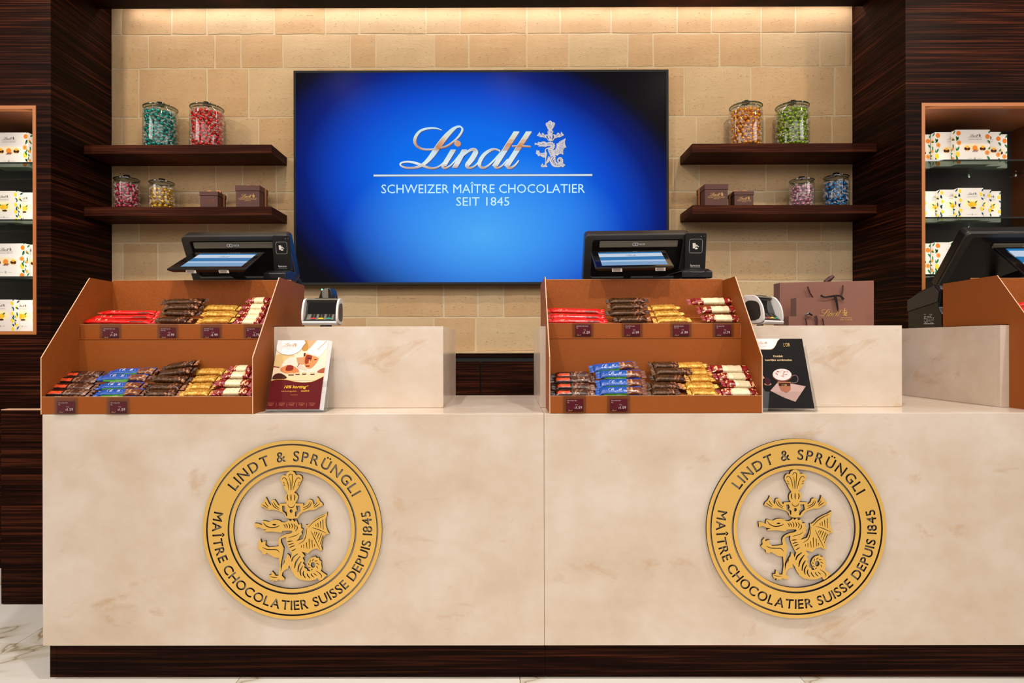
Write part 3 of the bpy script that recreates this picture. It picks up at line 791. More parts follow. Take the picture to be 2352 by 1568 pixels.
# ------------------------------------------------------------------ chocolate displays
PROF = [(0, 0), (0, .186), (.234, .474), (.508, .470), (.508, .2945), (.181, .2945), (.181, 0)]
def display(label, x0, rz=0.0, y0=None):
    r = thing('chocolate_display', label, 'display stand', (x0, y0 or YC, ZT), rz, 'bronze board chocolate displays')
    w = .70; t = .0035
    for xa in (0, w-t):
        MB().prism(PROF, xa, xa+t, 'x', 0, 1).build('side_panel', [CARD, EDGE], r)
    MB().box(t, w-t, 0, t, .001, .0575, 0).box(t, w-t, 0, t, .0575, .0582, 1).build('front_board', [CARD, EDGE], r)
    MB().box(t, w-t, .176, .1795, .001, .2475).build('lower_back_board', CARD, r)
    MB().box(t, w-t, .183, .1865, .2475, .301, 0).box(t, w-t, .183, .1865, .301, .3017, 1).build('upper_front_board', [CARD, EDGE], r)
    MB().prism([(.0036, .046), (.1755, .093), (.1755, .090), (.0036, .043)], t, w-t).build('lower_tray', CARD, r)
    MB().prism([(.187, .297), (.362, .330), (.362, .327), (.187, .294)], t, w-t).build('upper_tray', CARD, r)
    MB().box(t, w-t, .1745, .3625, .2475, .2505).build('upper_floor', CARD, r)
    MB().box(t, w-t, .363, .3665, .2475, .4775, 0).box(t, w-t, .363, .3665, .4775, .4782, 1).build('upper_back_board', [CARD, EDGE], r)
    return r
S1x = P(93, 900, YC).x; S2x = P(1261.5, 900, YC).x; S3x = P(2310.5, 900, 2.14).x
display('left bronze board chocolate display on the counter', S1x)
display('middle bronze board chocolate display on the counter, right of the gap between the tills', S2x)
S3 = display('right bronze board chocolate display, cut off by the edge of the picture', 1.7795, 0.0, 1.985)

C_ = rgb
def lerp(a, b_, t): return tuple(a[i]*(1-t)+b_[i]*t for i in range(4))
def noisef(u, v, s): 
    return math.sin(u*37+s*9.1+3*math.sin(v*5+s))*math.cos(v*7-s*4+u*21)
KINDS = {
 'orange': dict(name='dark chocolate bar with an orange stripe', mat=FILM),
 'blue': dict(name='blue and green nut chocolate bar', mat=FILM),
 'brown': dict(name='dark brown foil nut bar', mat=FOIL),
 'gold': dict(name='gold foil nut bar', mat=FOIL),
 'cream': dict(name='red and cream marzipan bar', mat=FILM),
 'red': dict(name='slim bright red milk chocolate bar', mat=FILM)}
def barcol(kind, u, v, s):
    """u along the bar 0..1, v round it: 0 front edge, .25 top, .5 back edge, .75 underside"""
    n_ = noisef(u, v*6.28, s)
    vis = -.06 < v < .36 or v > .94
    if kind == 'orange':
        if u > .48 and vis: return lerp(C_(74, 40, 28), C_(170, 120, 92), max(0, n_))
        if .1 < u < .42 and .10 < v < .22: return C_(224, 78, 38)
        return C_(38, 18, 16)
    if kind == 'blue':
        if u > .60 and .02 < v < .34: return lerp(C_(112, 52, 26), C_(206, 150, 92), max(0, n_))
        if .13 < u < .62 and (v < .075 or v > .97): return C_(96, 176, 60)
        if u > .93: return C_(60, 160, 70)
        return C_(18, 78, 168)
    if kind == 'brown':
        if u > .62 and vis: return lerp(C_(70, 36, 18), C_(186, 120, 80), max(0, n_))
        return lerp(C_(60, 34, 18), C_(96, 60, 26), .5+.5*n_)
    if kind == 'gold': return lerp(C_(196, 126, 30), C_(236, 184, 84), .5+.5*n_)
    if kind == 'cream':
        if .30 < u < .72: return C_(240, 222, 178)
        if vis and n_ > .35: return C_(232, 184, 130)
        return lerp(C_(112, 12, 14), C_(176, 28, 24), .5+.5*n_)
    if kind == 'red':
        if .64 < u < .84 and .04 < v < .20: return C_(110, 40, 20)
        return C_(226, 24, 16)
def make_bar(kind, L, seed):
    """bar lying along x, centred, resting on z = 0"""
    rd = random.Random(seed)
    Wd, Ht = (.024, .013) if kind == 'red' else (.035, .020)
    root = D.objects.new('chocolate_bar', None); COL.objects.link(root)
    nu, nv = 22, 16
    body = MB(); e = .014
    V = []
    for i in range(nu+1):
        u = i/nu; x = -L/2+e+(L-2*e)*u
        ff = min(1, min(u, 1-u)*nu/2.2); k = .35+.65*ff**.6
        for j in range(nv):
            a = PI+2*PI*j/nv     # j=0 front edge (-y), quarter: top
            ca, sa = math.cos(a), -math.sin(a)
            y = Wd/2*math.copysign(abs(ca)**.75, ca)*(1+.10*(1-ff)); z = Ht/2*math.copysign(abs(sa)**.8, sa)*k
            jj = rd.uniform(-.0007, .0007)*(2.0 if ff < 1 else 1)
            V.append((x, y+jj, z+Ht/2+jj))
    Fs = []; cs = []
    for i in range(nu):
        for j in range(nv):
            j2 = (j+1) % nv
            Fs.append((i*nv+j, i*nv+j2, (i+1)*nv+j2, (i+1)*nv+j)); cs.append(barcol(kind, (i+.5)/nu*.86+.07, (j+.5)/nv, seed))
    body.add(V, Fs, 0, cs)
    body.build('wrapper', KINDS[kind]['mat'], root, smooth=50)
    for sg in (-1, 1):
        m = MB(); V = []; Fs = []; cs = []; nn = 12
        tw = rd.uniform(-.5, .5)
        for i in range(4):
            for j in range(nn+1):
                q = j/nn-.5
                x = sg*(L/2-e+.0005+e*i/3*(1 if i < 3 else (1.0+(.12 if j % 2 else -.05))))
                wv = Wd*(1.0+.10*i/3)
                fold = math.sin(q*17+seed)*.0022*(i/3+.3)
                y0_ = q*wv; z0_ = Ht/2+fold+q*tw*i/3*.02
                V.append((x, y0_, z0_))
        for i in range(3):
            for j in range(nn):
                a_ = i*(nn+1)+j; Fs.append((a_, a_+1, a_+nn+2, a_+nn+1))
                c = barcol(kind, .03 if sg < 0 else .97, .15, seed)
                if kind == 'cream': c = C_(150, 22, 22)
                cs.append(c)
        m.add(V, Fs, 0, cs)
        m.build('crimped_end', KINDS[kind]['mat'], root)
    t = MB(); t.M = Matrix.Translation((0, -Wd/2*.80, Ht*.60)) @ Matrix.Rotation(math.radians(-53), 4, 'X')
    q = L-.03; w_ = (1, 1, 1, 1)
    if kind == 'blue':
        t.geo2(SCRIPT, -q*.16, .0035, q*.36, C_(244, 244, 250), 3); t.geo2(DR_SIMPLE, q*.07, .003, .011, C_(244, 244, 250), 3)
        t.flat([(-q*.46, -.0052), (-q*.30, -.0028), (-q*.1, -.0016), (q*.12, -.0016), (q*.12, -.0062), (-q*.1, -.0066), (-q*.3, -.0062)], C_(104, 180, 62), 2)
        t.geo2(text('NOISETTE'), -q*.06, -.0054, .0042, C_(240, 250, 240), 3)
        t.geo2(text('MILK CHOCOLATE - HAZELNUT'), -q*.08, -.0105, .0036, C_(240, 244, 250), 3)
    elif kind == 'orange':
        t.geo2(text('CHOCOLAT NOIR NOISETTE'), -q*.20, -.001, .0048, C_(250, 236, 224), 3); t.geo2(text('dark chocolate'), -q*.16, -.006, .004, C_(230, 200, 180), 3)
    elif kind == 'brown':
        t.geo2(text('NUXOR', space=1.2), -q*.22, 0, .010, C_(176, 134, 60), 3)
        for k in range(4): t.flat(ellipse(q*(.10+.085*k), .0055+.0006*k, .0042, .0026, 10), C_(240, 214, 176), 3); t.flat(ellipse(q*(.10+.085*k), .0055+.0006*k, .0015, .001, 8), C_(120, 70, 34), 4)
    elif kind == 'gold':
        for k in range(4): t.flat(ellipse(q*(.02+.085*k), .0045+.0006*k, .0042, .0026, 10), C_(250, 230, 190), 3); t.flat(ellipse(q*(.02+.085*k), .0045+.0006*k, .0015, .001, 8), C_(150, 90, 34), 4)
    elif kind == 'cream':
        t.geo2(text('Marzipan'), 0, -.001, .0052, C_(120, 70, 50), 3); t.geo2(text('BAR'), 0, -.006, .0032, C_(120, 70, 50), 3)
        for sx in (-.36, -.28, .30, .38): t.flat(ellipse(q*sx, .002, .008, .0042, 12, .3), C_(238, 196, 146), 3)
    elif kind == 'red':
        t.geo2(SCRIPT, -q*.26, -.001, q*.20, C_(250, 226, 180), 3); t.geo2(DR_SIMPLE, -q*.13, -.002, .009, C_(240, 190, 110), 3)
        t.geo2(text('LINDOR', space=1.1), q*.03, -.0012, .0085, C_(250, 226, 190), 3)
    t.build('lettering', PRINT, root)
    return root
PROTO = {}
ORD = ['bottom', 'second from the bottom', 'third from the bottom', 'fourth from the bottom', 'fifth from the bottom']
def put_bar(kind, xl, xr, py, Y, label, group, rot=0.0, tilt=28, flip=False):
    px_c = (xl+xr)/2; c = P(px_c, py, Y); Lw = (xr-xl)/F*Y
    key = (kind, round(Lw/.012), flip)
    if key not in PROTO:
        PROTO[key] = make_bar(kind, round(Lw/.012)*.012, len(PROTO)*3+1); o = PROTO[key]
    else: o = copy_tree(PROTO[key])
    Ht = .013 if kind == 'red' else .020
    o.rotation_euler = (math.radians(tilt), math.radians(-rot+random.uniform(-1.6, 1.6)), math.radians(random.uniform(-4.5, 4.5)))
    off = o.rotation_euler.to_matrix() @ Vector((0, 0, Ht/2))
    o.location = c-off
    tag(o, label, 'chocolate bar', group)
def stack(kind, rows, yy, dY, where, side, tier, group, tilt=28):
    n_ = len(rows)
    for k, rw in enumerate(rows):
        xl, xr, py = rw[:3]; rot = rw[3] if len(rw) > 3 else 0
        pos = 'topmost' if k == n_-1 else ('lowest' if k == 0 else {1: 'second lowest', 2: 'third lowest', 3: 'fourth lowest'}[k])
        lab = '%s, %s of its pile %s on the %s tier of the %s display' % (KINDS[kind]['name'], pos, where, tier, side)
        lab = lab.replace(' with an orange stripe', ', orange stripe') if len(lab.split()) > 16 else lab
        w_ = lab.split()
        if len(w_) > 16:
            lab = '%s, %s of its pile, %s tier, %s display' % (KINDS[kind]['name'], pos, tier, side)
        put_bar(kind, xl, xr, py, yy+dY*k, lab, group % KINDS[kind]['name'], rot, tilt)
GL_ = {'orange': 'dark chocolate bars with an orange stripe'}
def G(side, tier): return '%ss on the '+tier+' tier of the '+side+' display'
lo, up = 2.030, 2.212
stack('orange', [(99, 214, 903), (109, 224, 889), (122, 234, 874), (140, 243, 861)], lo, .034, '', 'left', 'lower', G('left', 'lower'))
stack('blue', [(218, 338, 902), (221, 338, 887), (226, 347, 868), (249, 366, 854, 1)], lo, .034, '', 'left', 'lower', G('left', 'lower'))
stack('brown', [(330, 416, 904), (336, 426, 889), (344, 441, 871), (354, 452, 855, 8), (374, 456, 839, 8)], lo, .032, '', 'left', 'lower', G('left', 'lower'))
stack('gold', [(415, 491, 903), (430, 496, 888), (436, 507, 871, 3), (449, 524, 854)], lo, .036, '', 'left', 'lower', G('left', 'lower'))
stack('cream', [(488, 579, 900), (494, 580, 880), (510, 583.5, 862), (526, 587, 847)], lo, .034, '', 'left', 'lower', G('left', 'lower'))
stack('red', [(188, 358, 738), (203, 361, 729), (232, 364, 718)], up, .030, '', 'left', 'upper', G('left', 'upper'))
stack('brown', [(357, 443, 735), (372, 460, 719), (376, 468, 705, 1), (374, 474, 693)], up, .026, '', 'left', 'upper', G('left', 'upper'))
stack('gold', [(453, 540, 736), (464, 552, 722), (466, 553, 708)], up, .032, '', 'left', 'upper', G('left', 'upper'))
stack('cream', [(538, 607, 739), (546, 612, 730), (552, 618, 718), (558, 622, 705), (566, 627, 690)], up, .024, '', 'left', 'upper', G('left', 'upper'))
stack('orange', [(1265, 1366, 903), (1266, 1367, 888), (1264, 1367, 873), (1266, 1363, 862)], lo, .034, '', 'middle', 'lower', G('middle', 'lower'))
stack('blue', [(1368, 1484, 898), (1370, 1482, 880), (1371, 1480, 860), (1354, 1464, 842, 5)], lo, .032, '', 'middle', 'lower', G('middle', 'lower'), 38)
stack('brown', [(1486, 1561, 901), (1487, 1566, 886), (1494, 1580, 869), (1498, 1590, 853), (1492, 1567, 839)], lo, .030, '', 'middle', 'lower', G('middle', 'lower'))
stack('gold', [(1580, 1653, 902), (1568, 1646, 887), (1574, 1640, 870), (1576, 1634, 855), (1546, 1624, 840)], lo, .030, '', 'middle', 'lower', G('middle', 'lower'))
stack('cream', [(1648, 1746, 901), (1656, 1747, 883, -2), (1641, 1734, 865), (1628, 1727, 848)], lo, .032, '', 'middle', 'lower', G('middle', 'lower'), 34)
stack('red', [(1258, 1396, 737), (1257, 1390, 727), (1256, 1386, 714, -2)], up, .028, '', 'middle', 'upper', G('middle', 'upper'), 40)
stack('brown', [(1412, 1492, 733), (1392, 1490, 718), (1396, 1484, 704), (1394, 1486, 691)], up, .026, '', 'middle', 'upper', G('middle', 'upper'))
stack('gold', [(1499, 1586, 735), (1494, 1570, 721), (1486, 1561, 707)], up, .034, '', 'middle', 'upper', G('middle', 'upper'))
stack('cream', [(1612, 1705, 731), (1601, 1700, 711), (1581, 1690, 692)], up, .036, '', 'middle', 'upper', G('middle', 'upper'), 36)
stack('red', [(2332, 2475, 723), (2334, 2478, 710), (2331, 2476, 697)], 2.22, .028, '', 'right', 'upper', G('right', 'upper'), 30)

# ------------------------------------------------------------------ price tags
def price(px0, px1, py0, py1, Y, price_, l1, l2, label):
    a_ = P(px0, py0, Y); b_ = P(px1, py1, Y); w = b_.x-a_.x; h = a_.z-b_.z
    r = thing('price_tag', label, 'price tag', ((a_.x+b_.x)/2, Y, b_.z), group='price tags clipped to the displays')
    MB().box(-w/2, w/2, -.0062, -.0052, 0, h).box(-w/2, w/2, -.0062, -.0005, -.0012, 0).box(-w/2, w/2, -.0012, -.0004, 0, h+.001).build('clear_holder', ACRYL, r)
    t = MB(); Mr = C_(104, 28, 42); cx = w*.36
    t.flat([(-cx, h*.07), (cx*1.05, h*.07), (cx*1.05, h*.78), (-cx, h*.78)], Mr, 0, 0, -.003)
    t.flat([(-cx, h*.07), (cx*1.05, h*.07), (cx*1.05, h*.19), (-cx, h*.19)], C_(84, 14, 26), 1, 0, -.003)
    k = .0078
    def L_(s, x, z, sz, col=C_(240, 220, 214)):
        g = text(s); m_ = min(v[0] for v in g[0]); t.geo2(([(v[0]-m_, v[1]) for v in g[0]], g[1]), x, z, sz, col, 2, 0, -.003)
    L_(l1, -cx+.003, h*.66, .0055); L_(l2, -cx+.003, h*.56, .0045)
    L_('P St', cx*.10, h*.42, .0052); L_('€', -cx*.02, h*.22, .0075); L_(price_, cx*.20, h*.22, .0125, C_(255, 240, 236))
    t.geo2(SCRIPT, -cx*.55, h*.09, w*.22, C_(226, 170, 120), 2, 0, -.003)
    t.build('price_card', PRINT, r)
for (x0, x1, pr, a_, b_, lb) in (
    (230, 279, '1.29', 'LINDOR Milk Stick', '38g', 'maroon price tag reading 1.29 under the red bars of the left display'),
    (362, 410, '1.99', 'NUXOR Snack', 'Dark 33g', 'maroon price tag reading 1.99 under the brown foil bars, left display, upper tier'),
    (461, 510, '1.99', 'NUXOR Snack', 'Melk 33g', 'maroon price tag reading 1.99 under the gold foil bars, left display, upper tier'),
    (560, 603, '1.79', 'Marzipan Bar', '50g', 'maroon price tag reading 1.79 at the right end of the left display')):
    price(x0, x1, 744.5, 779, 2.183, pr, a_, b_, lb)
for (x0, x1, pr, a_, b_, lb) in (
    (1314.5, 1363, '1.29', 'LINDOR Milk Stick', '38g', 'maroon price tag reading 1.29 under the red bars of the middle display'),
    (1427.5, 1476, '1.99', 'NUXOR Snack', 'Dark 33g', 'maroon price tag reading 1.99 under the brown foil bars, middle display, upper tier'),
    (1539, 1588, '1.99', 'NUXOR Snack', 'Melk 33g', 'maroon price tag reading 1.99 under the gold foil bars, middle display, upper tier'),
    (1636, 1685, '1.79', 'Marzipan Bar', '50g', 'maroon price tag reading 1.79 at the right end of the middle display')):
    price(x0, x1, 737.5, 774, 2.183, pr, a_, b_, lb)
for (x0, x1, y0_, y1_, lb) in ((126, 179, 913, 951, 'maroon price tag reading 1.59, lower left corner of the left display'),
    (246, 298, 913, 951, 'maroon price tag reading 1.59 below the blue bars of the left display'),
    (1293, 1346, 907, 947, 'maroon price tag reading 1.59, lower left corner of the middle display'),
    (1394, 1447, 907, 947, 'maroon price tag reading 1.59 below the blue bars of the middle display')):
    price(x0, x1, y0_, y1_, 2.0, '1.59', 'Chocolate Bar', '35g', lb)

# ------------------------------------------------------------------ candy jars
def jar(px, zsh, r, h, label, hue, ngroup, nvis, tname, jname):
    Yj = 3.388; x = P(px, 300, Yj).x
    t = thing('candy_jar', label, 'jar', (x, Yj, zsh), group='glass candy jars on the wall shelves')
    k = r/.09
    MB().lathe([(.0, .004), (r*.9, .004), (r*.97, .008), (r, .02), (r, h*.86), (r*.97, h*.915), (r*.88, h*.95), (r*.86, h*.985), (r*.90, h*.99)], 36).build('jar_body', GLASS, t, smooth=40)
    MB().lathe([(.0, .001), (r*.92, .001), (r*.97, .005)], 36).build('thick_base', GLASSG, t, smooth=40)
    lid = MB().lathe([(r*.84, h*.985), (r*.94, h*.992), (r*.96, h*1.01), (r*.93, h*1.03), (r*.6, h*1.05), (r*.16, h*1.06)], 36).build('lid', GLASS, t, smooth=40)
    MB().lathe([(r*.945, h*.990), (r*.985, h*1.000), (r*.985, h*1.018), (r*.94, h*1.030)], 36).build('lid_rim', GLASSE, lid, smooth=40)
    MB().lathe([(r*.12, h*1.055), (r*.13, h*1.075), (r*.24, h*1.095), (r*.27, h*1.12), (r*.24, h*1.15), (r*.1, h*1.165), (0, h*1.165)], 20).build('knob', GLASSE, lid, smooth=40)
    MB().lathe([(r*.885, h*.945), (r*.90, h*.955), (r*.885, h*.965)], 36).build('neck_ring', GLASSE, t, smooth=40)
    # truffles: the front ones one by one, the rest behind as one object
    if hue not in CANDY:
        m = mat('foil_'+jname, rgb(*hue), .22, .55)
        protos = []
        for s_ in range(3):
            mb = MB(); rd = random.Random(s_*7+1)
            mb.sphere((0, 0, 0), .0125, 9, 6, 0)
            for sg in (-1, 1):
                V = []; Fs = []
                for i in range(3):
                    for j in range(9):
                        a_ = 2*PI*j/8; rr = (.004, .0095, .0130)[i]*(1.25 if j % 2 else .62)
                        V.append((sg*(.0105+.0042*i), rr*math.cos(a_)*(1.2 if i else 1), rr*math.sin(a_)*.7+rd.uniform(-.002, .002)))
                for i in range(2):
                    for j in range(8): Fs.append((i*9+j, i*9+j+1, (i+1)*9+j+1, (i+1)*9+j))
                mb.add(V, Fs, 1)
            protos.append(mb)
        fm = mat('film_'+jname, lerp(rgb(*hue), rgb(244, 226, 222), .75), .30)
        fm.node_tree.nodes['Principled BSDF'].inputs['Alpha'].default_value = .72
        CANDY[hue] = (m, protos, {}, fm)
    m, protos, meshes, CF = CANDY[hue]
    rd = random.Random(px)
    ri = r-.0215; pitch = .0225; rows_ = int((h*.92-.0365)/pitch)+1
    spots = []
    for q in range(rows_):
        z = .02+pitch*q; nper = int(PI*ri/.0262)
        for k_ in range(nper+1):
            a_ = PI+PI*(k_+(.5 if q % 2 else 0))/nper
            if a_ > 2*PI+.02: continue
            spots.append((a_, z))
    spots.sort(key=lambda s_: -abs(math.sin(s_[0])))
    vis = spots[:nvis]; rest = spots[nvis:]
    first = {}
    for a_, z in vis:
        v_ = rd.randrange(3)
        if v_ not in meshes:
            o = protos[v_].build('wrapped_truffle', [m, CF], smooth=60); meshes[v_] = o.data
        else:
            o = D.objects.new('wrapped_truffle', meshes[v_]); COL.objects.link(o)
        rr = ri-rd.uniform(0, .003)
        o.location = (x+rr*math.cos(a_), Yj+rr*math.sin(a_), zsh+z+.004+rd.uniform(-.002, .003))
        o.rotation_euler = (rd.uniform(0, 6), rd.uniform(0, 6), rd.uniform(0, 6))
        tag(o, tname, 'truffle', ngroup)
    mb = MB()
    for q in range(rows_):
        z = .018+pitch*q
        for k_ in range(7):
            a_ = 2*PI*k_/7+q; rr = ri*.45
            if k_ % 2 and q == rows_: continue
            rest.append((a_, z, rr))
    for q in range(rows_):
        for k_ in range(6): rest.append((PI*(k_+.5)/6, .02+pitch*q, ri))
    for s_ in rest:
        a_, z = s_[:2]; rr = s_[2] if len(s_) > 2 else ri
        pr = protos[rd.randrange(3)]
        mb.M = Matrix.Translation((rr*math.cos(a_), rr*math.sin(a_), z+.004)) @ Euler((rd.uniform(0, 6), rd.uniform(0, 6), rd.uniform(0, 6))).to_matrix().to_4x4()
        o_ = len(mb.v)
        for p in pr.v: mb.v.append(mb.M @ p)
        for f, mi in zip(pr.f, pr.mi): mb.f.append(tuple(i+o_ for i in f)); mb.mi.append(mi); mb.c.append((1, 1, 1, 1))
    o = mb.build('wrapped_truffles', [m, CF], smooth=60, loc=(x, Yj, zsh))
    o['kind'] = 'stuff'; tag(o, 'filling of '+tname.replace('truffle', 'truffles', 1), 'truffles')
CANDY = {}
big, small, tall = (.0895, .236), (.0665, .158), (.0670, .176)
jar(369, ZU_L, *big, 'big glass jar of teal foil truffles on the upper left shelf', (20, 150, 142), 'teal truffles in their jar', 48, 'teal foil truffle with clear twisted ends in the leftmost big jar', 'teal')
jar(475.5, ZU_L, *big, 'big glass jar of red foil truffles on the upper left shelf', (214, 36, 16), 'red truffles in their jar', 48, 'red foil truffle with clear twisted ends in its big jar', 'red')
jar(1713, ZU_R, *big, 'big glass jar of orange gold foil truffles on the upper right shelf', (232, 150, 20), 'orange gold truffles in their jar', 48, 'orange gold foil truffle with clear twisted ends in the big jar', 'orange')
jar(1819.5, ZU_R, *big, 'big glass jar of lime green foil truffles on the upper right shelf', (138, 168, 20), 'green truffles in their jar', 48, 'lime green foil truffle with clear twisted ends in the big jar', 'green')
jar(291, ZL_L, *tall, 'small glass jar of pink foil truffles at the left end of the lower left shelf', (196, 62, 92), 'pink truffles in their jar', 27, 'deep pink foil truffle with clear twisted ends in its small jar', 'pink')
jar(371.5, ZL_L, *small, 'small glass jar of yellow gold truffles on the lower left shelf', (222, 172, 40), 'yellow gold truffles in their jar', 27, 'yellow gold foil truffle in the small jar on the lower left shelf', 'gold')
jar(1841, ZL_R, *small, 'small glass jar of pale lilac truffles on the lower right shelf', (196, 136, 160), 'lilac truffles in their jar', 27, 'pale lilac foil truffle with clear twisted ends in its small jar', 'lilac')
jar(1920, ZL_R, *tall, 'small glass jar of blue foil truffles at the right end of the lower right shelf', (36, 116, 180), 'blue truffles in their jar', 27, 'blue foil truffle with clear twisted ends in its small jar', 'blue')

# ------------------------------------------------------------------ gift boxes on the lower shelves
def gift(px0, px1, h, dp, zsh, Y, rside, label, dim=False):
    x0 = P(px0, 450, Y).x; x1 = P(px1, 450, Y).x; w = x1-x0
    r = thing('gift_box', label, 'gift box', ((x0+x1)/2, Y, zsh), group='brown gift boxes on the lower shelves')
    MB().box(-w/2+.0025, w/2-.0025, .0025, dp-.0025, 0, h*.76).build('box_base', CHOC, r, bevel=.001)
    MB().box(-w/2, w/2, 0, dp, h*.765, h).build('lid', CHOC, r, bevel=.0015)
    t = MB(); c = rgb(*(150, 84, 62) if dim else (226, 180, 110))
    logo(t, 0, h*.47, w*.76, c, 1, ['MAÎTRE CHOCOLATIER', 'DEPUIS 1845'], 0, .0025)
    t.build('gold_logo', PRINT, r)
    sx = rside*(w/2+.0006); b_ = MB()
    b_.box(min(sx, sx+rside*.0006), max(sx, sx+rside*.0006), dp*.56, dp*.74, 0, h+.0006)
    b_.box(-w/2, w/2, dp*.56, dp*.74, h+.0002, h+.0010)
    b_.build('ribbon', RIBBON, r)
    bw = MB()
    for sg in (-1, 1):
        V, Fc = ribbon([(0, 0), (sg*.018, .012), (sg*.036, .010), (sg*.030, .002), (sg*.004, .001)], [.003, .004, .004, .003, .003], 4)
        n_ = len(V)
        bw.add([(p[0], dp*.56, h+.002+p[1]*1.2) for p in V]+[(p[0], dp*.74, h+.002+p[1]*1.2) for p in V], [tuple(f) for f in Fc]+[tuple(i+n_ for i in f) for f in Fc]+[(i, i+2, i+2+n_, i+n_) for i in range(0, n_-2)], 0)
    bw.build('bow', RIBBON, r)
gift(458, 500.5, .1005, .105, ZL_L, 3.34, 1, 'smaller brown gift box with a faint logo on the lower left shelf', True)
gift(540, 596.5, .127, .12, ZL_L, 3.315, 1, 'larger brown gift box with a gold logo on the lower left shelf')
gift(1618.5, 1673, .121, .145, ZL_R, 3.30, -1, 'larger brown gift box with a gold logo on the lower right shelf')
gift(1686.5, 1732, .086, .10, ZL_R, 3.315, -1, 'smaller brown gift box with a gold logo on the lower right shelf')
# ------------------------------------------------------------------ boxed chocolates in the niches
LEAFO, LEAFL = C_(44, 120, 66), C_(24, 84, 92)
def leaf(t, x, z, s, ang, col, layer=1):
    pts = [(0, 0), (.25, .17), (.55, .2), (.8, .12), (1, 0), (.8, -.1), (.5, -.17), (.2, -.12)]
    ca, sa = math.cos(ang), math.sin(ang)
    t.flat([(x+s*(p[0]*ca-p[1]*sa), z+s*(p[0]*sa+p[1]*ca)) for p in pts], col, layer)
def fruit(t, x, z, r, col, layer=1, slice_=False, lemon=False):
    t.flat(ellipse(x, z, r*(1.0 if not lemon else .85), r*(1.05 if not lemon else 1.25), 14, .3), col, layer)
    if slice_:
        t.flat(ellipse(x, z, r*.82, r*.86, 14), C_(250, 206, 130), layer+1); t.flat(ellipse(x, z, r*.66, r*.70, 14), col, layer+2)
def choc_box(kind, name, w, h, d, flip=False):
    r = D.objects.new('chocolate_box', None); COL.objects.link(r)
    MB().box(-w/2, w/2, 0, d, 0, h).build('carton', PAPER, r, bevel=.0008, seg=1)
    t = MB(); s = w/.178 if kind == 'orange' else w/.13
    lc = LEAFO if kind == 'orange' else LEAFL
    fx = -1 if not flip else 1
    logo(t, w*.08*-fx*(-1 if flip else 1)*(1 if not flip else -1) if False else (w*.06 if not flip else -w*.06), h*.79, w*.44, C_(70, 60, 54), 2)
    t.geo2(text('CHOCO FRUITS', space=1.1), (w*.06 if not flip else -w*.06), h*.705, w*.052, C_(150, 140, 130), 2)
    cx = (w*.06 if not flip else -w*.06)
    if kind == 'orange':
        t.flat(ellipse(cx, h*.50, w*.36, h*.10, 20), C_(250, 226, 188), 1)
        for k in (-1, 0, 1):
            x = cx+k*w*.225
            if k == 0:
                fruit(t, x, h*.47, w*.075, C_(238, 140, 44), 2)
                for q in range(5): t.geo2(ribbon([(x-w*.08+q*w*.035, h*.36), (x-w*.02+q*w*.03, h*.42)], w*.016, 2), 0, 0, 1, C_(70, 34, 20) if q % 2 else C_(196, 120, 70), 3+q)
            else:
                t.flat(ellipse(x, h*.44, w*.082, h*.052, 14), C_(236, 180, 96), 2); t.flat(ellipse(x-w*.035, h*.455, w*.052, h*.046, 12), C_(66, 30, 20), 3); t.flat(ellipse(x+w*.04, h*.45, w*.045, h*.046, 12), C_(74, 34, 22), 4)
                t.flat(ellipse(x, h*.50, w*.050, h*.034, 12), C_(248, 178, 50), 5)
    else:
        t.flat(ellipse(cx, h*.50, w*.36, h*.16, 20), C_(252, 242, 196), 1)
        for q in range(6): fruit(t, cx+w*.11*math.cos(q*1.05), h*.47+h*.035*math.sin(q*1.05)+h*.02, w*.062, C_(250, 206, 54) if q % 2 else C_(244, 186, 40), 2+q)
        t.flat(ellipse(cx+w*.04, h*.375, w*.105, h*.026, 12), C_(70, 34, 20), 8); leaf(t, cx-w*.1, h*.53, w*.13, 2.4, C_(60, 130, 50), 9); leaf(t, cx+w*.1, h*.53, w*.13, .7, C_(50, 120, 60), 9)
    t.flat(ellipse(cx, h*.17, w*.030, w*.030, 14), C_(90, 84, 80), 2); t.flat(ellipse(cx, h*.17, w*.022, w*.022, 12), C_(236, 230, 226), 3); t.flat(ellipse(cx, h*.17, w*.007, w*.014, 8), C_(90, 84, 80), 4)
    for sx in (-.13, .13): t.flat([(cx+w*(sx-.06), h*.165), (cx+w*(sx+.06), h*.165), (cx+w*(sx+.06), h*.175), (cx+w*(sx-.06), h*.175)], C_(180, 174, 168), 2)
    # garland along the edges
    rd = random.Random(5 if kind == 'orange' else 9)
    def garland(x0, sgn, zs_):
        for k, z in enumerate(zs_):
            x = x0+sgn*w*rd.uniform(.055, .10)
            c = (C_(236, 132, 40) if k % 3 != 2 else C_(244, 208, 60)) if kind == 'orange' else C_(246, 216, 56)
            fruit(t, x, h*z, w*.066, c, 2+k % 3, slice_=(kind == 'orange' and k % 3 == 1), lemon=(kind != 'orange' or k % 3 == 2))
            leaf(t, x-sgn*w*.02, h*(z+.09), w*.17, rd.uniform(1.9, 2.5) if sgn > 0 else rd.uniform(.6, 1.2), lc, 6)
            leaf(t, x, h*(z-.10), w*.15, rd.uniform(3.8, 4.3) if sgn > 0 else rd.uniform(5.1, 5.6), lc, 6)
    garland(-w/2+.004*0, 1, (.90, .62, .30, .08) if not flip else (.84, .30))
    garland(w/2, -1, (.80, .34) if not flip else (.88, .56, .34, .08))
    fz = [max(0, min(h, p.z)) for p in t.v]
    for p, z in zip(t.v, fz): p.z = z; p.x = max(-w/2+.0004, min(w/2-.0004, p.x))
    t.build('front_print', PRINT, r)
    # side print
    t = MB(); sx = -1 if not flip else 1
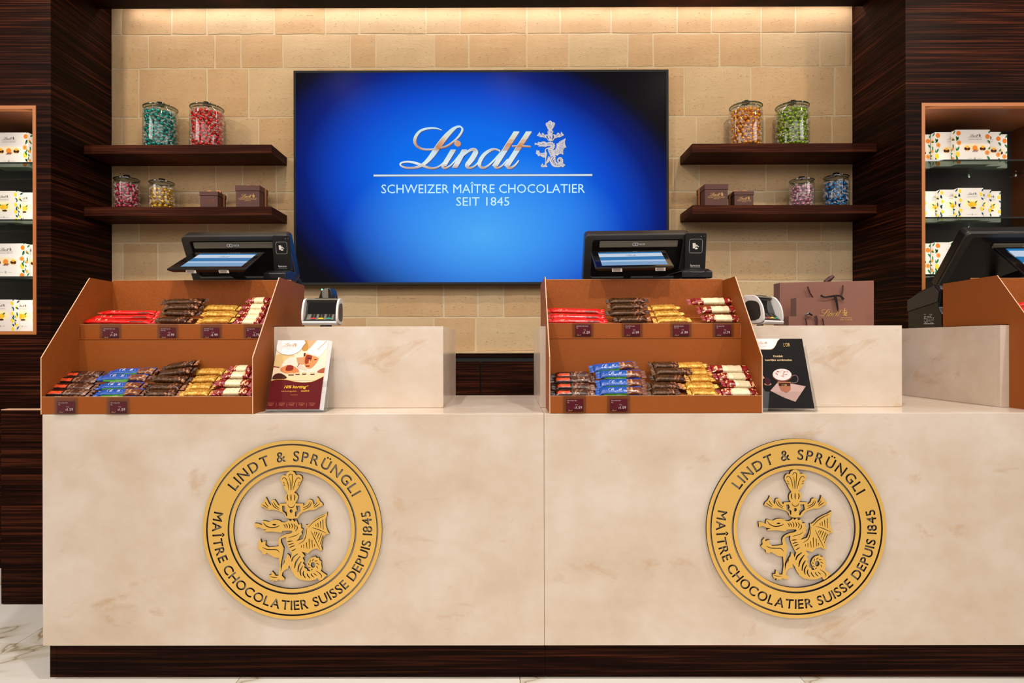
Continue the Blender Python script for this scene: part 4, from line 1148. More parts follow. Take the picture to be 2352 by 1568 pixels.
    t.M = Matrix.Translation((sx*w/2, d/2, 0)) @ Matrix.Rotation(-sx*-PI/2 if sx < 0 else PI/2, 4, 'Z')
    if sx < 0: t.M = Matrix.Translation((-w/2, d/2, 0)) @ Matrix.Rotation(-PI/2, 4, 'Z')
    for k in range(7):
        z = h*(.06+.14*k); x = (-1)**k*d*.12
        if k % 2: fruit(t, x, z, d*.26, C_(238, 160, 70) if kind == 'orange' else C_(246, 220, 70), 1)
        leaf(t, x-d*.2, z, d*.75, .9+k, lc, 2)
    for i, p in enumerate(t.v):
        p.z = max(.001, min(h-.001, p.z)); p.y = max(.0006, min(d-.0006, p.y))
    t.build('side_print', PRINT, r)
    return r
def box_row(kind, side, tier, z, items, w, h):
    """items: (px of the box centre's reference edge, Y) nearest box first"""
    protos = {}
    grp = ('orange printed' if kind == 'orange' else 'lemon printed')+' chocolate boxes, '+tier+' shelf of the '+side+' niche'
    for n_, (x_c, y_, lab) in enumerate(items):
        fl = side == 'left'
        o = choc_box(kind, '', w, h, .033, fl) if not protos else copy_tree(protos[0])
        protos.setdefault(0, o)
        o.location = (x_c, y_, z+.0006); tag(o, lab, 'chocolate box', grp)
tn = ['topmost', 'second', 'third', 'bottom']
z4 = zo0+FT
R_or = [(P(2234.5, 340, 3.165).x, 3.165, 'the one standing foremost'), (P(2147.5, 340, 3.20).x+.089, 3.20, 'just left of the foremost one'), (P(2299, 340, 3.20).x-.089, 3.20, 'just right of the foremost one'),
        (P(2299, 340, 3.20).x-.089-.083, 3.236, 'half hidden by the frame'), (P(2313.5, 340, 3.236).x-.089, 3.236, 'at the far right of the row')]
R_or[3] = (P(2137, 340, 3.236).x-.089, 3.236, 'half hidden by the frame')
box_row('orange', 'right', 'top', ZS[0], [(x, y, 'white orange-printed chocolate box, top shelf of right niche, '+l_) for x, y, l_ in R_or], .178, .180)
R_le = [(P(2229.5, 470, 3.157).x, 3.157, 'the one standing foremost'), (P(2159, 470, 3.19).x+.065, 3.19, 'just left of the foremost one'), (P(2126, 470, 3.225).x+.050, 3.225, 'at the far left'),
        (P(2277, 470, 3.192).x-.065, 3.192, 'just right of the foremost one'), (P(2299, 470, 3.226).x-.065, 3.226, 'at the far right of the row')]
box_row('lemon', 'right', 'second', ZS[1], [(x, y, 'white lemon-printed chocolate box, second shelf of right niche, '+l_) for x, y, l_ in R_le], .130, .165)
R_o3 = [(P(2189.5, 600, 3.165).x+.089, 3.165, 'the one behind the till terminal'), (P(2147.5, 600, 3.20).x+.089, 3.20, 'beside the till terminal'), (P(2137, 600, 3.236).x-.089, 3.236, 'half hidden by the frame')]
box_row('orange', 'right', 'third', ZS[2], [(x, y, 'white orange-printed chocolate box, third shelf of right niche, '+l_) for x, y, l_ in R_o3], .178, .180)
L1 = [(P(64, 340, 3.165).x-.089, 3.165, 'the one standing foremost'), (P(77, 340, 3.205).x-.085, 3.205, 'behind and right of the foremost')]
box_row('orange', 'left', 'top', ZS[0], [(x, y, 'white orange-printed chocolate box, top shelf of left niche, '+l_) for x, y, l_ in L1], .178, .180)
L2 = [(P(41, 470, 3.165).x-.065, 3.165, 'the one second from the frame'), (P(84, 470, 3.20).x-.062, 3.20, 'the one beside the frame'), (P(2, 470, 3.19).x-.065, 3.20, 'at the picture edge')]
box_row('lemon', 'left', 'second', ZS[1], [(x, y, 'white lemon-printed chocolate box, second shelf of left niche, '+l_) for x, y, l_ in L2], .130, .165)
L3 = [(P(57, 600, 3.165).x-.089, 3.165, 'the one second from the frame'), (P(90, 600, 3.20).x-.062, 3.205, 'the one beside the frame')]
box_row('orange', 'left', 'third', ZS[2], [(x, y, 'white orange-printed chocolate box, third shelf of left niche, '+l_) for x, y, l_ in L3], .178, .180)
L4 = [(P(35.5, 725, 3.14).x-.070, 3.14, 'the one second from the frame'), (P(80, 725, 3.17).x-.062, 3.175, 'the one beside the frame')]
box_row('lemon', 'left', 'bottom', z4, [(x, y, 'white lemon-printed chocolate box, floor of the left niche, '+l_) for x, y, l_ in L4], .130, .165)

# ------------------------------------------------------------------ leaflets in clear holders
def leaflet(px0, px1, pyb, pyt, Yb, Yt, label, hname, n_, stackdx):
    a_ = P(px0, pyb, Yb); b_ = P(px1, pyb, Yb); w = b_.x-a_.x
    zt_ = P(px0, pyt, Yt).z; hgt = math.hypot(zt_-a_.z, Yt-Yb); lean = math.atan2(Yt-Yb, zt_-a_.z)
    r = thing('leaflet_stack', label[0], 'leaflets', ((a_.x+b_.x)/2, Yb, a_.z+.002))
    R_ = Matrix.Rotation(-lean, 4, 'X')
    m = MB(); m.M = R_
    for k in range(n_):
        m.M = R_ @ Matrix.Translation((stackdx*k/n_, .0005+.0013*k, 0))
        m.box(-w/2, w/2, 0, .0009, 0, hgt)
    m.build('sheets', PAPER, r)
    hd = thing('leaflet_holder', label[1], 'leaflet holder', ((a_.x+b_.x)/2, Yb-.004, ZT+.0005))
    m = MB(); m.M = Matrix.Translation((0, .004, .0025)) @ R_
    w2 = w/2+.005; fh = hgt*.42
    m.box(-w2, w2+stackdx, -.004, -.0025, -.001, fh*.62).build('front_plate', ACRYL, hd)
    m = MB(); m.M = Matrix.Translation((0, .004, .0025)) @ R_
    m.prism([(-w2, fh*.62), (-w2, fh), (-w2+.022, fh), (-w2+.034, fh*.62)], -.004, -.0025, 'y').build('front_tab', ACRYL, hd)
    m = MB(); m.M = Matrix.Translation((0, .004, .0025)) @ R_
    m.prism([(w2-.034, fh*.62), (w2-.022, fh), (w2+stackdx, fh), (w2+stackdx, fh*.62)], -.004, -.0025, 'y')
    m.build('front_tab', ACRYL, hd)
    m = MB(); m.M = Matrix.Translation((0, .004, .0025)) @ R_
    m.box(-w2, -w2+.0014, -.0024, .022, -.001, hgt*.93).box(w2+stackdx-.0014, w2+stackdx, -.0024, .022, -.001, hgt*.93).box(-w2, w2+stackdx, .0222, .0236, -.001, hgt*.93).box(-w2, w2+stackdx, -.0024, .022, -.0018, -.0004)
    m.build('pocket', ACRYL, hd)
    MB().box(-w2, w2+stackdx, 0, Yt-Yb+.06, 0, .0014).build('foot', ACRYL, hd)
    t = MB(); t.M = R_
    return r, t, w, hgt
br_, t, w, hg = leaflet(612, 734, 941.5, 783, 2.045, 2.150, ('stack of chef leaflets with a maroon lower half, right of the left display', 'clear holder with the chef leaflets beside the left display'), '', 8, .012)
def uv1(x, y):
    v = (y-108)/1382; xl = 330-115*v; xr = 1315-100*v
    u_ = min(1, max(0, (x-xl)/(xr-xl))); return ((u_-.5)*w, (1-min(1, max(0, v)))*hg)
def poly(pts, col, layer, f_=uv1, sm=0):
    q = [f_(*p) for p in pts]
    if sm: q = [(p[0], p[1]) for p in smooth_line(q, sm, True)]
    t.flat(q, col, layer)
poly([(330, 108), (1315, 108), (1215, 1490), (215, 1490)], C_(240, 222, 192), 1)
poly([(300, 420), (560, 400), (700, 460), (640, 700), (270, 640)], C_(226, 190, 130), 2, sm=3)
poly([(840, 110), (930, 110), (930, 300), (830, 330), (800, 250)], C_(196, 140, 66), 2, sm=3)
poly([(900, 110), (1130, 110), (1000, 290), (940, 280)], C_(226, 168, 120), 3)
poly([(1090, 110), (1315, 110), (1300, 260), (1160, 450), (900, 380), (960, 280)], C_(244, 232, 224), 4)      # tall white hat
poly([(1280, 115), (1110, 300), (1120, 310), (1295, 120)], C_(226, 160, 120), 5)
poly([(880, 365), (1170, 440), (1150, 480), (900, 420)], C_(236, 212, 190), 5)
poly([(575, 460), (850, 450), (900, 620), (1000, 700), (1240, 560), (1255, 780), (500, 760), (440, 620)], C_(238, 216, 194), 3, sm=2)  # jacket
poly([(710, 470), (840, 460), (870, 600), (760, 640)], C_(206, 150, 104), 4)
poly([(860, 390), (960, 410), (1130, 470), (1110, 560), (1030, 660), (960, 690), (890, 640), (850, 520)], C_(222, 142, 82), 6, sm=3)   # face
poly([(905, 420), (1010, 430), (1000, 520), (920, 600), (880, 560)], C_(150, 52, 24), 7, sm=3)
poly([(850, 380), (885, 370), (880, 440), (855, 440)], C_(60, 24, 14), 7)
poly([(925, 470), (1000, 478), (990, 495), (930, 490)], C_(60, 20, 12), 8); poly([(1060, 505), (1110, 500), (1105, 520), (1062, 522)], C_(70, 28, 16), 8)
poly([(965, 500), (995, 560), (970, 590), (955, 560)], C_(236, 168, 110), 8); poly([(900, 630), (985, 628), (975, 655), (905, 655)], C_(150, 40, 30), 8)
poly([(790, 590), (930, 700), (910, 730), (740, 670)], C_(232, 196, 170), 6); poly([(790, 590), (745, 660), (735, 655), (782, 585)], C_(60, 24, 16), 7)
poly([(560, 620), (670, 640), (780, 730), (740, 780), (560, 790), (440, 740), (430, 680)], C_(214, 128, 74), 6, sm=3)     # hand
poly([(555, 625), (665, 640), (650, 730), (520, 730)], C_(140, 40, 20), 7, sm=2)
poly([(330, 650), (430, 690), (380, 850), (300, 860), (265, 700)], C_(236, 208, 170), 6, sm=2); poly([(272, 640), (400, 660), (400, 680), (275, 660)], C_(120, 30, 20), 7)
poly([(330, 800), (450, 790), (560, 870), (480, 905), (280, 900)], C_(70, 26, 14), 7, sm=2)
poly([(470, 790), (1270, 780), (1265, 870), (1100, 930), (640, 930), (430, 880)], C_(240, 206, 160), 5)
for x0_, x1_, y_ in ((580, 690, 812), (715, 800, 800), (845, 925, 795), (1000, 1085, 800)):
    poly([(x0_, y_-30), (x1_, y_-34), (x1_, y_), (x0_, y_)], C_(238, 190, 140), 7); poly([(x0_, y_), (x1_, y_), (x1_-4, y_+18), (x0_+4, y_+18)], C_(40, 18, 12), 8)
poly([(1140, 740), (1240, 680), (1290, 690), (1290, 780), (1150, 775)], C_(170, 84, 50), 7, sm=2)
poly([(322, 110), (845, 110), (830, 230), (760, 340), (620, 410), (450, 400), (340, 330), (315, 280)], C_(244, 238, 234), 9, sm=2)
poly([(242, 930), (400, 905), (560, 915), (720, 950), (880, 970), (1040, 955), (1160, 905), (1270, 850), (1215, 1490), (215, 1490)], C_(96, 14, 16), 10)
g_ = ribbon([uv1(242, 936), uv1(400, 908), uv1(560, 918), uv1(720, 954), uv1(880, 970), uv1(1040, 955), uv1(1160, 905), uv1(1272, 850)], .0012, 5)
t.geo2(g_, 0, 0, 1, C_(244, 186, 80), 11)
c = uv1(560, 235); t.geo2(SCRIPT, c[0], c[1], .044, C_(206, 160, 110), 11); t.geo2(DR_SIMPLE, c[0]+.0215, c[1]-.001, .013, C_(206, 160, 110), 11)
for y_, s_ in ((248, .052), (272, .050), (296, .018)):
    c = uv1(560, y_); t.flat([(c[0]-s_/2, c[1]-.0003), (c[0]+s_/2, c[1]-.0003), (c[0]+s_/2, c[1]+.0003), (c[0]-s_/2, c[1]+.0003)], C_(216, 180, 150), 11)
def tx(s_, x, y_, sz, col, sh=0.0, bold=0.0, wid=None, f_=uv1, layer=12):
    g = text(s_, sh, bold); c = f_(x, y_)
    if wid: sz_ = wid/gwidth(g)
    else: sz_ = sz
    t.geo2(([(v[0]*sz_/sz, v[1]) for v in g[0]], g[1]), c[0], c[1], sz, col, layer)
tx('10% korting*', 738, 1085, .0145, C_(250, 190, 60), .25, .02, .083)
tx('met kortingscode:', 620, 1155, .0075, C_(240, 170, 80), 0, 0, .052); tx('LindtR10', 922, 1152, .0075, C_(250, 190, 60), .3, .02, .028)
tx('www.lindt.nl', 722, 1222, .005, C_(220, 130, 60), 0, 0, .024)
for k, (s1, s2, s3) in enumerate((('AMSTERDAM', 'Kalverstraat 1', 'winkel'), ('ROERMOND', 'Stadsweide 2', 'outlet'), ('LELYSTAD', 'Bataviaplein 3', 'outlet'), ('ROSADA', 'Rosada 4', 'outlet'), ('DEN HAAG', 'Grote Markt 5', 'winkel'))):
    x_ = (295, 500, 690, 875, 1075)[k]
    for q, s_ in enumerate((s1, s2, s3)): tx(s_, x_, 1378+22*q, .0036, C_(214, 130, 90), 0, 0, .020*(1 if q < 2 else .6))
    if k: c = uv1((395, 598, 775, 965)[k-1], 1440); t.flat([(c[0]-.0003, c[1]), (c[0]+.0003, c[1]), (c[0]+.0003, c[1]+.014), (c[0]-.0003, c[1]+.014)], C_(214, 130, 90), 12)
Ri = R0_ = t.M.inverted()
for i, p in enumerate(t.v):
    q = Ri @ p; q.x = max(-w/2+.0002, min(w/2-.0002, q.x)); q.z = max(.0002, min(hg-.0002, q.z)); t.v[i] = t.M @ q
t.build('front_print', PRINT, br_)

br_, t, w, hg = leaflet(1743, 1871, 939, 779, 2.045, 2.130, ('stack of black coffee leaflets right of the middle display', 'clear holder with the black coffee leaflets beside the middle display'), '', 5, .004)
def uv2(x, y):
    v = (y-70)/1385; xl = 95+15*v; xr = 1035+205*v
    u_ = min(1, max(0, (x-xl)/(xr-xl))); return ((u_-.5)*w, (1-min(1, max(0, v)))*hg)
f2 = lambda pts, col, layer, sm=0: poly(pts, col, layer, uv2, sm)
f2([(0, 0), (1400, 0), (1400, 1500), (0, 1500)], C_(20, 15, 14), 1)
f2([(0, 0), (635, 0), (600, 110), (560, 200), (520, 260), (470, 290), (0, 290)], C_(238, 232, 230), 2)
g_ = ribbon([uv2(640, 75), uv2(600, 120), uv2(560, 205), uv2(520, 262), uv2(470, 290), uv2(300, 290), uv2(100, 290)], .0009, 4); t.geo2(g_, 0, 0, 1, C_(222, 160, 70), 3)
c = uv2(320, 180); t.geo2(SCRIPT, c[0], c[1], .030, C_(204, 170, 120), 4); t.geo2(DR_SIMPLE, c[0]+.015, c[1], .009, C_(204, 170, 120), 4)
tx('EXCELLENCE', 325, 238, .006, C_(222, 200, 180), 0, 0, .030, uv2, 4)
tx('L’OR', 755, 232, .018, C_(226, 184, 108), .15, 0, .022, uv2, 4)
tx('Ontdek', 585, 448, .010, C_(240, 206, 160), 0, .012, .034, uv2, 4); tx('heerlijke combinaties', 590, 522, .009, C_(240, 206, 160), 0, .012, .092, uv2, 4)
f2([(380, 1115), (560, 930), (1080, 1030), (860, 1330), (640, 1250)], C_(196, 160, 150), 3)
f2([(530, 940), (790, 940), (780, 1100), (690, 1160), (590, 1110)], C_(168, 104, 76), 5)
t.flat([uv2(635+190*math.cos(a), 812+130*math.sin(a)) for a in [k*PI/12 for k in range(24)]], C_(110, 56, 46), 6)
t.flat([uv2(635+178*math.cos(a), 800+116*math.sin(a)) for a in [k*PI/12 for k in range(24)]], C_(232, 214, 208), 7)
rd = random.Random(2)
for k in range(26):
    a = rd.uniform(0, 6.3); q = rd.uniform(0, 1)**.5
    x_ = 620+125*q*math.cos(a); y_ = 770+75*q*math.sin(a)
    t.flat([uv2(x_+rd.uniform(-26, 26), y_+rd.uniform(-22, 22)) for _ in range(3)], (C_(196, 74, 30), C_(150, 40, 20), C_(230, 140, 80))[k % 3], 8+k % 6)
f2([(560, 965), (775, 965), (775, 1025), (560, 1025)], C_(60, 26, 16), 6); tx('L’OR', 665, 1028, .010, C_(230, 184, 120), 0, 0, .017, uv2, 7)
g_ = ribbon([uv2(820, 830), uv2(880, 810), uv2(930, 850), uv2(925, 930), uv2(860, 965), uv2(800, 960)], .0016, 4); t.geo2(g_, 0, 0, 1, C_(150, 120, 120), 6)
t.flat([uv2(345+60*math.cos(a), 930+75*math.sin(a)) for a in [k*PI/10 for k in range(20)]], C_(60, 22, 30), 5)
t.flat([uv2(345+70*math.cos(a), 985+26*math.sin(a)) for a in [k*PI/10 for k in range(20)]], C_(196, 130, 90), 4)
f2([(205, 800), (245, 770), (300, 870), (210, 900)], C_(206, 160, 130), 4)
Ri = R0_ = t.M.inverted()
for i, p in enumerate(t.v):
    q = Ri @ p; q.x = max(-w/2+.0002, min(w/2-.0002, q.x)); q.z = max(.0002, min(hg-.0002, q.z)); t.v[i] = t.M @ q
t.build('front_print', PRINT, br_)

# ------------------------------------------------------------------ till terminals
def frame(o, ux, uz):
    ux = Vector(ux).normalized(); uz = Vector(uz).normalized(); uy = uz.cross(ux).normalized()
    M = Matrix.Identity(4)
    for i in range(3): M[i][0] = ux[i]; M[i][1] = uy[i]; M[i][2] = uz[i]; M[i][3] = o[i]
    return M
def rrect(x0, x1, z0, z1, r, n=5):
    pts = []
    for cx_, cz_, a0 in ((x1-r, z1-r, 0), (x0+r, z1-r, 90), (x0+r, z0+r, 180), (x1-r, z0+r, 270)):
        for k in range(n+1):
            a = math.radians(a0+90*k/n); pts.append((cx_+r*math.cos(a), cz_+r*math.sin(a)))
    return pts
def till(label, tlc, trc, blc, Yt, Yb, cust, Yc, scr, band, lg, stickers, base_w=.26):
    """tlc, trc: top corners of the housing; blc: lower left corner; cust: customer display corners TL TR BR BL"""
    A = P(*tlc, Yt); B = P(*trc, Yt); Cc = P(*blc, Yb)
    ux = (B-A); wd_ = ux.length; up_ = (A-Cc); hh_ = up_.length
    up_ = (up_-ux.normalized()*up_.dot(ux.normalized()))
    root = thing('till_terminal', label, 'till', (A.x+wd_/2, Yb+.02, ZT))
    inv = Matrix.Translation(-root.location)
    M = inv @ frame(Cc, ux, up_)
    hh2 = up_.length
    m = MB(); m.M = M
    m.prism(rrect(0, wd_, -.02, hh2, .018), 0, .045, 'y'); m.build('housing', BLACK, root, bevel=.006, seg=3, smooth=40)
    # raised rim round the recessed rear
    m = MB(); m.M = M
    o_ = rrect(0, wd_, -.02, hh2, .018); i_ = rrect(.032, wd_-.032, -.02+.03, hh2-.022, .012)
    n_ = len(o_); V = [(p[0], -.012, p[1]) for p in o_]+[(p[0], -.0005, p[1]) for p in o_]+[(p[0], -.012, p[1]) for p in i_]+[(p[0], -.0005, p[1]) for p in i_]
    Fs = []
    for k in range(n_):
        j = (k+1) % n_
        Fs += [(k, j, 2*n_+j, 2*n_+k), (k, n_+k, n_+j, j), (2*n_+k, 2*n_+j, 3*n_+j, 3*n_+k)]
    m.add(V, Fs); m.build('rear_rim', DGREY, root, bevel=.003)
    bm_ = MB(); bm_.M = M
    bx0, bx1, bz0, bz1 = band
    bm_.prism(rrect(wd_*bx0, wd_*bx1, hh2*bz0, hh2*bz1, .004), -.010, -.0006, 'y').build('grey_band', GREYP, root, bevel=.002)
    t = MB(); t.M = M
    x_, z_ = wd_*lg[0], hh2*lg[1]
    for sx in (-.0052, .0052):
        V, Fc = ribbon([(x_-.014+sx+.0062*math.cos(a), z_+.0062*math.sin(a)) for a in [k*PI/6 for k in range(13)]], .0022, 1); t.geo2((V, Fc), 0, 0, 1, C_(226, 230, 240), 2, 0, -.0102)
    t.geo2(text('NCR', bold=.012), x_+.014, z_-.0042, .0118, C_(226, 230, 240), 2, 0, -.0102)
    t.build('maker_logo', PRINT, root)
    # customer display
    q = [P(cust[0][0], cust[0][1], Yc[0]), P(cust[1][0], cust[1][1], Yc[0]), P(cust[2][0], cust[2][1], Yc[1]), P(cust[3][0], cust[3][1], Yc[1])]
    ctr = sum(q, Vector())/4
    ux2 = (q[1]-q[0]).normalized(); n2 = (q[0]-q[3]).cross(ux2).normalized()
    if n2.z < 0: n2 = -n2
    q = [p-root.location for p in q]
    dn = -n2*.017; dnr = [p.lerp(sum(q, Vector())/4, .10)+dn for p in q]
    m = MB(); V = [tuple(p) for p in q]+[tuple(p-n2*.006) for p in q]+[tuple(p) for p in dnr]
    Fs = [(0, 3, 2, 1), (8, 9, 10, 11)]+[(i, (i+1) % 4, 4+(i+1) % 4, 4+i) for i in range(4)]+[(4+i, 4+(i+1) % 4, 8+(i+1) % 4, 8+i) for i in range(4)]
    m.add(V, Fs); cdp = m.build('customer_display', BLACK, root, bevel=.0015)
    def on(u_, v_, e_=.0008):
        a = q[0].lerp(q[1], u_); b_ = q[3].lerp(q[2], u_); return tuple(a.lerp(b_, v_)+n2*e_)
    m = MB(); m.add([on(.015, .03, .0004), on(.985, .03, .0004), on(.985, .97, .0004), on(.015, .97, .0004)], [(0, 3, 2, 1)]).build('display_glass', GLOSSK, cdp)
    u0, u1, v0, v1 = scr
    m = MB()
    picture_and_glare = ((0, .10, C_(24, 118, 180)), (.10, .36, C_(196, 210, 226)), (.36, .62, C_(16, 112, 172)), (.62, .74, C_(170, 196, 224)), (.74, 1.0, C_(116, 158, 200)))  # blue is the picture; pale bands are painted reflections of ceiling lights
    for a, b_, cc in picture_and_glare:
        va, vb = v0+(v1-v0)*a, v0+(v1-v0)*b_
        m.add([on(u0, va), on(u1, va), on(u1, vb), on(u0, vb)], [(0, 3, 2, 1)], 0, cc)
    V, Fc = SCRIPT
    m.add([on((u0+u1)/2+p[0]*.14, v0+(v1-v0)*.32-p[1]*.30, .0012) for p in V], Fc, 0, C_(70, 96, 130))
    m.build('lit_screen_with_glare', EPRINT, cdp)
    if stickers:
        m = MB()
        fr_ = [(dnr[3]+q[3])/2, (dnr[2]+q[2])/2]
        e = Vector((0, -.0075, -.002))
        for k in stickers:
            a = fr_[0].lerp(fr_[1], k); b_ = fr_[0].lerp(fr_[1], k+.135)
            m.add([tuple(a+e+Vector((0, 0, .007))), tuple(b_+e+Vector((0, 0, .007))), tuple(b_+e+Vector((.002, .004, -.009))), tuple(a+e+Vector((.002, .004, -.009)))], [(0, 3, 2, 1)], 0, C_(206, 196, 186))
            for s_ in range(3):
                zz = .004-.0045*s_; m.add([tuple(a.lerp(b_, .12)+e+Vector((0, -.0004, zz))), tuple(a.lerp(b_, .85)+e+Vector((0, -.0004, zz))), tuple(a.lerp(b_, .85)+e+Vector((.0005, -.0004, zz-.002))), tuple(a.lerp(b_, .12)+e+Vector((.0005, -.0004, zz-.002)))], [(0, 3, 2, 1)], 0, C_(90, 76, 66))
        m.build('sticker', PRINT, cdp)
    # stand
    cx_ = wd_*.0
    arm = (sum(dnr, Vector())/4)
    MB().tube([arm+Vector((0, .03, -.004)), Vector((0, .02, arm.z-.06)), Vector((0, .06, arm.z-.10))], .016, 10).build('display_arm', BLACKM, root)
    MB().box(-.055, .055, .03, .085, .02, A.z-root.location.z-.10).build('neck', BLACKM, root, bevel=.01)
    MB().prism([(-.06, .0), (-.06, .02), (-.02, .045), (.15, .045), (.15, 0)], -base_w/2, base_w/2, 'x').build('base', BLACK, root, bevel=.004)
    MB().box(-wd_*.44, wd_*.44, .015, .075, (Cc-root.location).z-.085, (Cc-root.location).z+.01).build('lower_housing', BLACKM, root, bevel=.012)
    return root
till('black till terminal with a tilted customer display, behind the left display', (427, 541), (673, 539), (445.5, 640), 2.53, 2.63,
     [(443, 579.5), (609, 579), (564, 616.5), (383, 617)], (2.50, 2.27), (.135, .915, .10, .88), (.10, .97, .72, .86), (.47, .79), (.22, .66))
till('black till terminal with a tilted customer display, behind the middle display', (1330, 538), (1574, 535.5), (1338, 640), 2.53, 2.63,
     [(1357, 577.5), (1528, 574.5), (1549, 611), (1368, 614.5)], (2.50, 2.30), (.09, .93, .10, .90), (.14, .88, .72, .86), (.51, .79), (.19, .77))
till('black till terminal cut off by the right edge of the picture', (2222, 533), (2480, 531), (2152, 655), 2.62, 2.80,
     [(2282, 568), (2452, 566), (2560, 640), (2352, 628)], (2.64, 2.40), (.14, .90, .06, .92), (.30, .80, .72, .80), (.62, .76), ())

# ------------------------------------------------------------------ handheld terminals in their docks
def handheld(label, x0, x1, y0_, y1_, Y, base, bY, dx_=0, cable=False):
    a = P(x0, y1_, Y+.02); b_ = P(x1, y1_, Y+.02); tp = P(x0+dx_, y0_, Y)
    w_ = b_.x-a.x; zt_ = tp.z-ZT
    r = thing('handheld_terminal', label, 'payment reader', ((a.x+b_.x)/2, Y, ZT), group='black handheld readers beside the tills')
    up_ = Vector((0, -.020, tp.z-a.z)); M = Matrix.Translation(Vector((0, .02, a.z-ZT))) @ Matrix.Translation((0, 0, 0))
    Mf = frame((-w_/2, .02, a.z-ZT), (1, 0, 0), up_)
    h_ = up_.length
    m = MB(); m.M = Mf; m.prism(rrect(0, w_, 0, h_, .006, 4), 0, .012, 'y').build('device_body', BLACK, r, bevel=.0015)
    t = MB(); t.M = Mf; g = C_(214, 206, 196)
    cx_, cz_ = w_*.5, h_*.65; s_ = w_*.31
    pts = rrect(cx_-s_, cx_+s_, cz_-s_*1.05, cz_+s_*1.05, s_*.3, 4)
    dense = []
    for i in range(len(pts)):
        p, p2 = Vector(pts[i]), Vector(pts[(i+1) % len(pts)]); L_ = (p2-p).length; k_ = max(1, int(L_/.0026))
        for k in range(k_): dense.append(p.lerp(p2, k/k_))
    for p in dense: t.flat([(p.x-.0007, p.y-.0007), (p.x+.0007, p.y-.0007), (p.x+.0007, p.y+.0007), (p.x-.0007, p.y+.0007)], g, 2)
    def ic(pts_, col=g, ly=2): t.flat([(cx_+p[0]*s_, cz_+p[1]*s_) for p in pts_], col, ly)
    ic([(-.50, .45), (-.05, .45), (-.02, -.10), (-.20, -.35), (-.45, -.35)]); ic([(-.05, .20), (.15, .20), (.50, -.10), (.42, -.18), (.12, .08), (-.05, .02)])
    ic([(-.20, -.35), (.05, -.20), (.30, -.30), (.32, -.42), (.10, -.50), (-.05, -.48)]); ic([(.0, -.02), (.2, -.06), (.22, -.14), (.02, -.12)])
    t.geo2(text('famoco'), cx_, h_*.105, w_*.16, g, 2); t.flat([(w_*.28, h_*.07), (w_*.76, h_*.07), (w_*.76, h_*.076), (w_*.28, h_*.076)], C_(150, 144, 136), 2)
    t.flat(ellipse(w_*.74, h_*.905, .0012, .0014, 8), g, 2)
    t.build('front_print', PRINT, r)
    lens = MB(); lens.M = Mf @ Matrix.Rotation(PI/2, 4, 'X')
    lens.lathe([(0, .0022), (.0022, .002), (.0034, .0004), (.0034, 0)], 14, (w_*.90, h_*.905, 0)).build('lens', DGREY, r)
    ba = P(base[0], base[3], bY); bb = P(base[1], base[2], bY)
    bx0, bx1 = ba.x-r.location.x, bb.x-r.location.x; bz1 = bb.z-ZT
    MB().prism([(bY-Y, bz1-.028), (bY-Y, bz1), (.0, P(base[0], base[2]-7, Y+.0).z-ZT-.004), (.075, P(base[0], base[2]-7, Y).z-ZT-.004), (.075, bz1-.028)], bx0, bx1, 'x').build('dock', BLACK, r, bevel=.004)
    MB().box(bx0+.02, bx1-.02, bY-Y+.02, .06, .001, bz1-.0285).build('dock_riser', BLACKM, r)
    return r
h1 = handheld('black handheld reader in a dock between the left till and the television', 629, 670, 540.5, 622, 2.50, (604, 657, 626, 640), 2.45, 0)
h2 = handheld('black handheld reader in a dock right of the middle till terminal', 1572, 1620, 534.5, 621, 2.50, (1566, 1637, 622, 640), 2.45, 4)
cb = MB().tube([P(1500, 636, 2.46), P(1530, 633, 2.43), P(1556, 625, 2.42), P(1575, 621.5, 2.425), P(1600, 627.5, 2.415), P(1618, 624, 2.42), P(1626, 618, 2.45)], .0016, 6)
o = cb.build('charging_cable', BLACK); tag(o, 'thin black cable looping in front of the reader dock beside the middle till', 'cable')

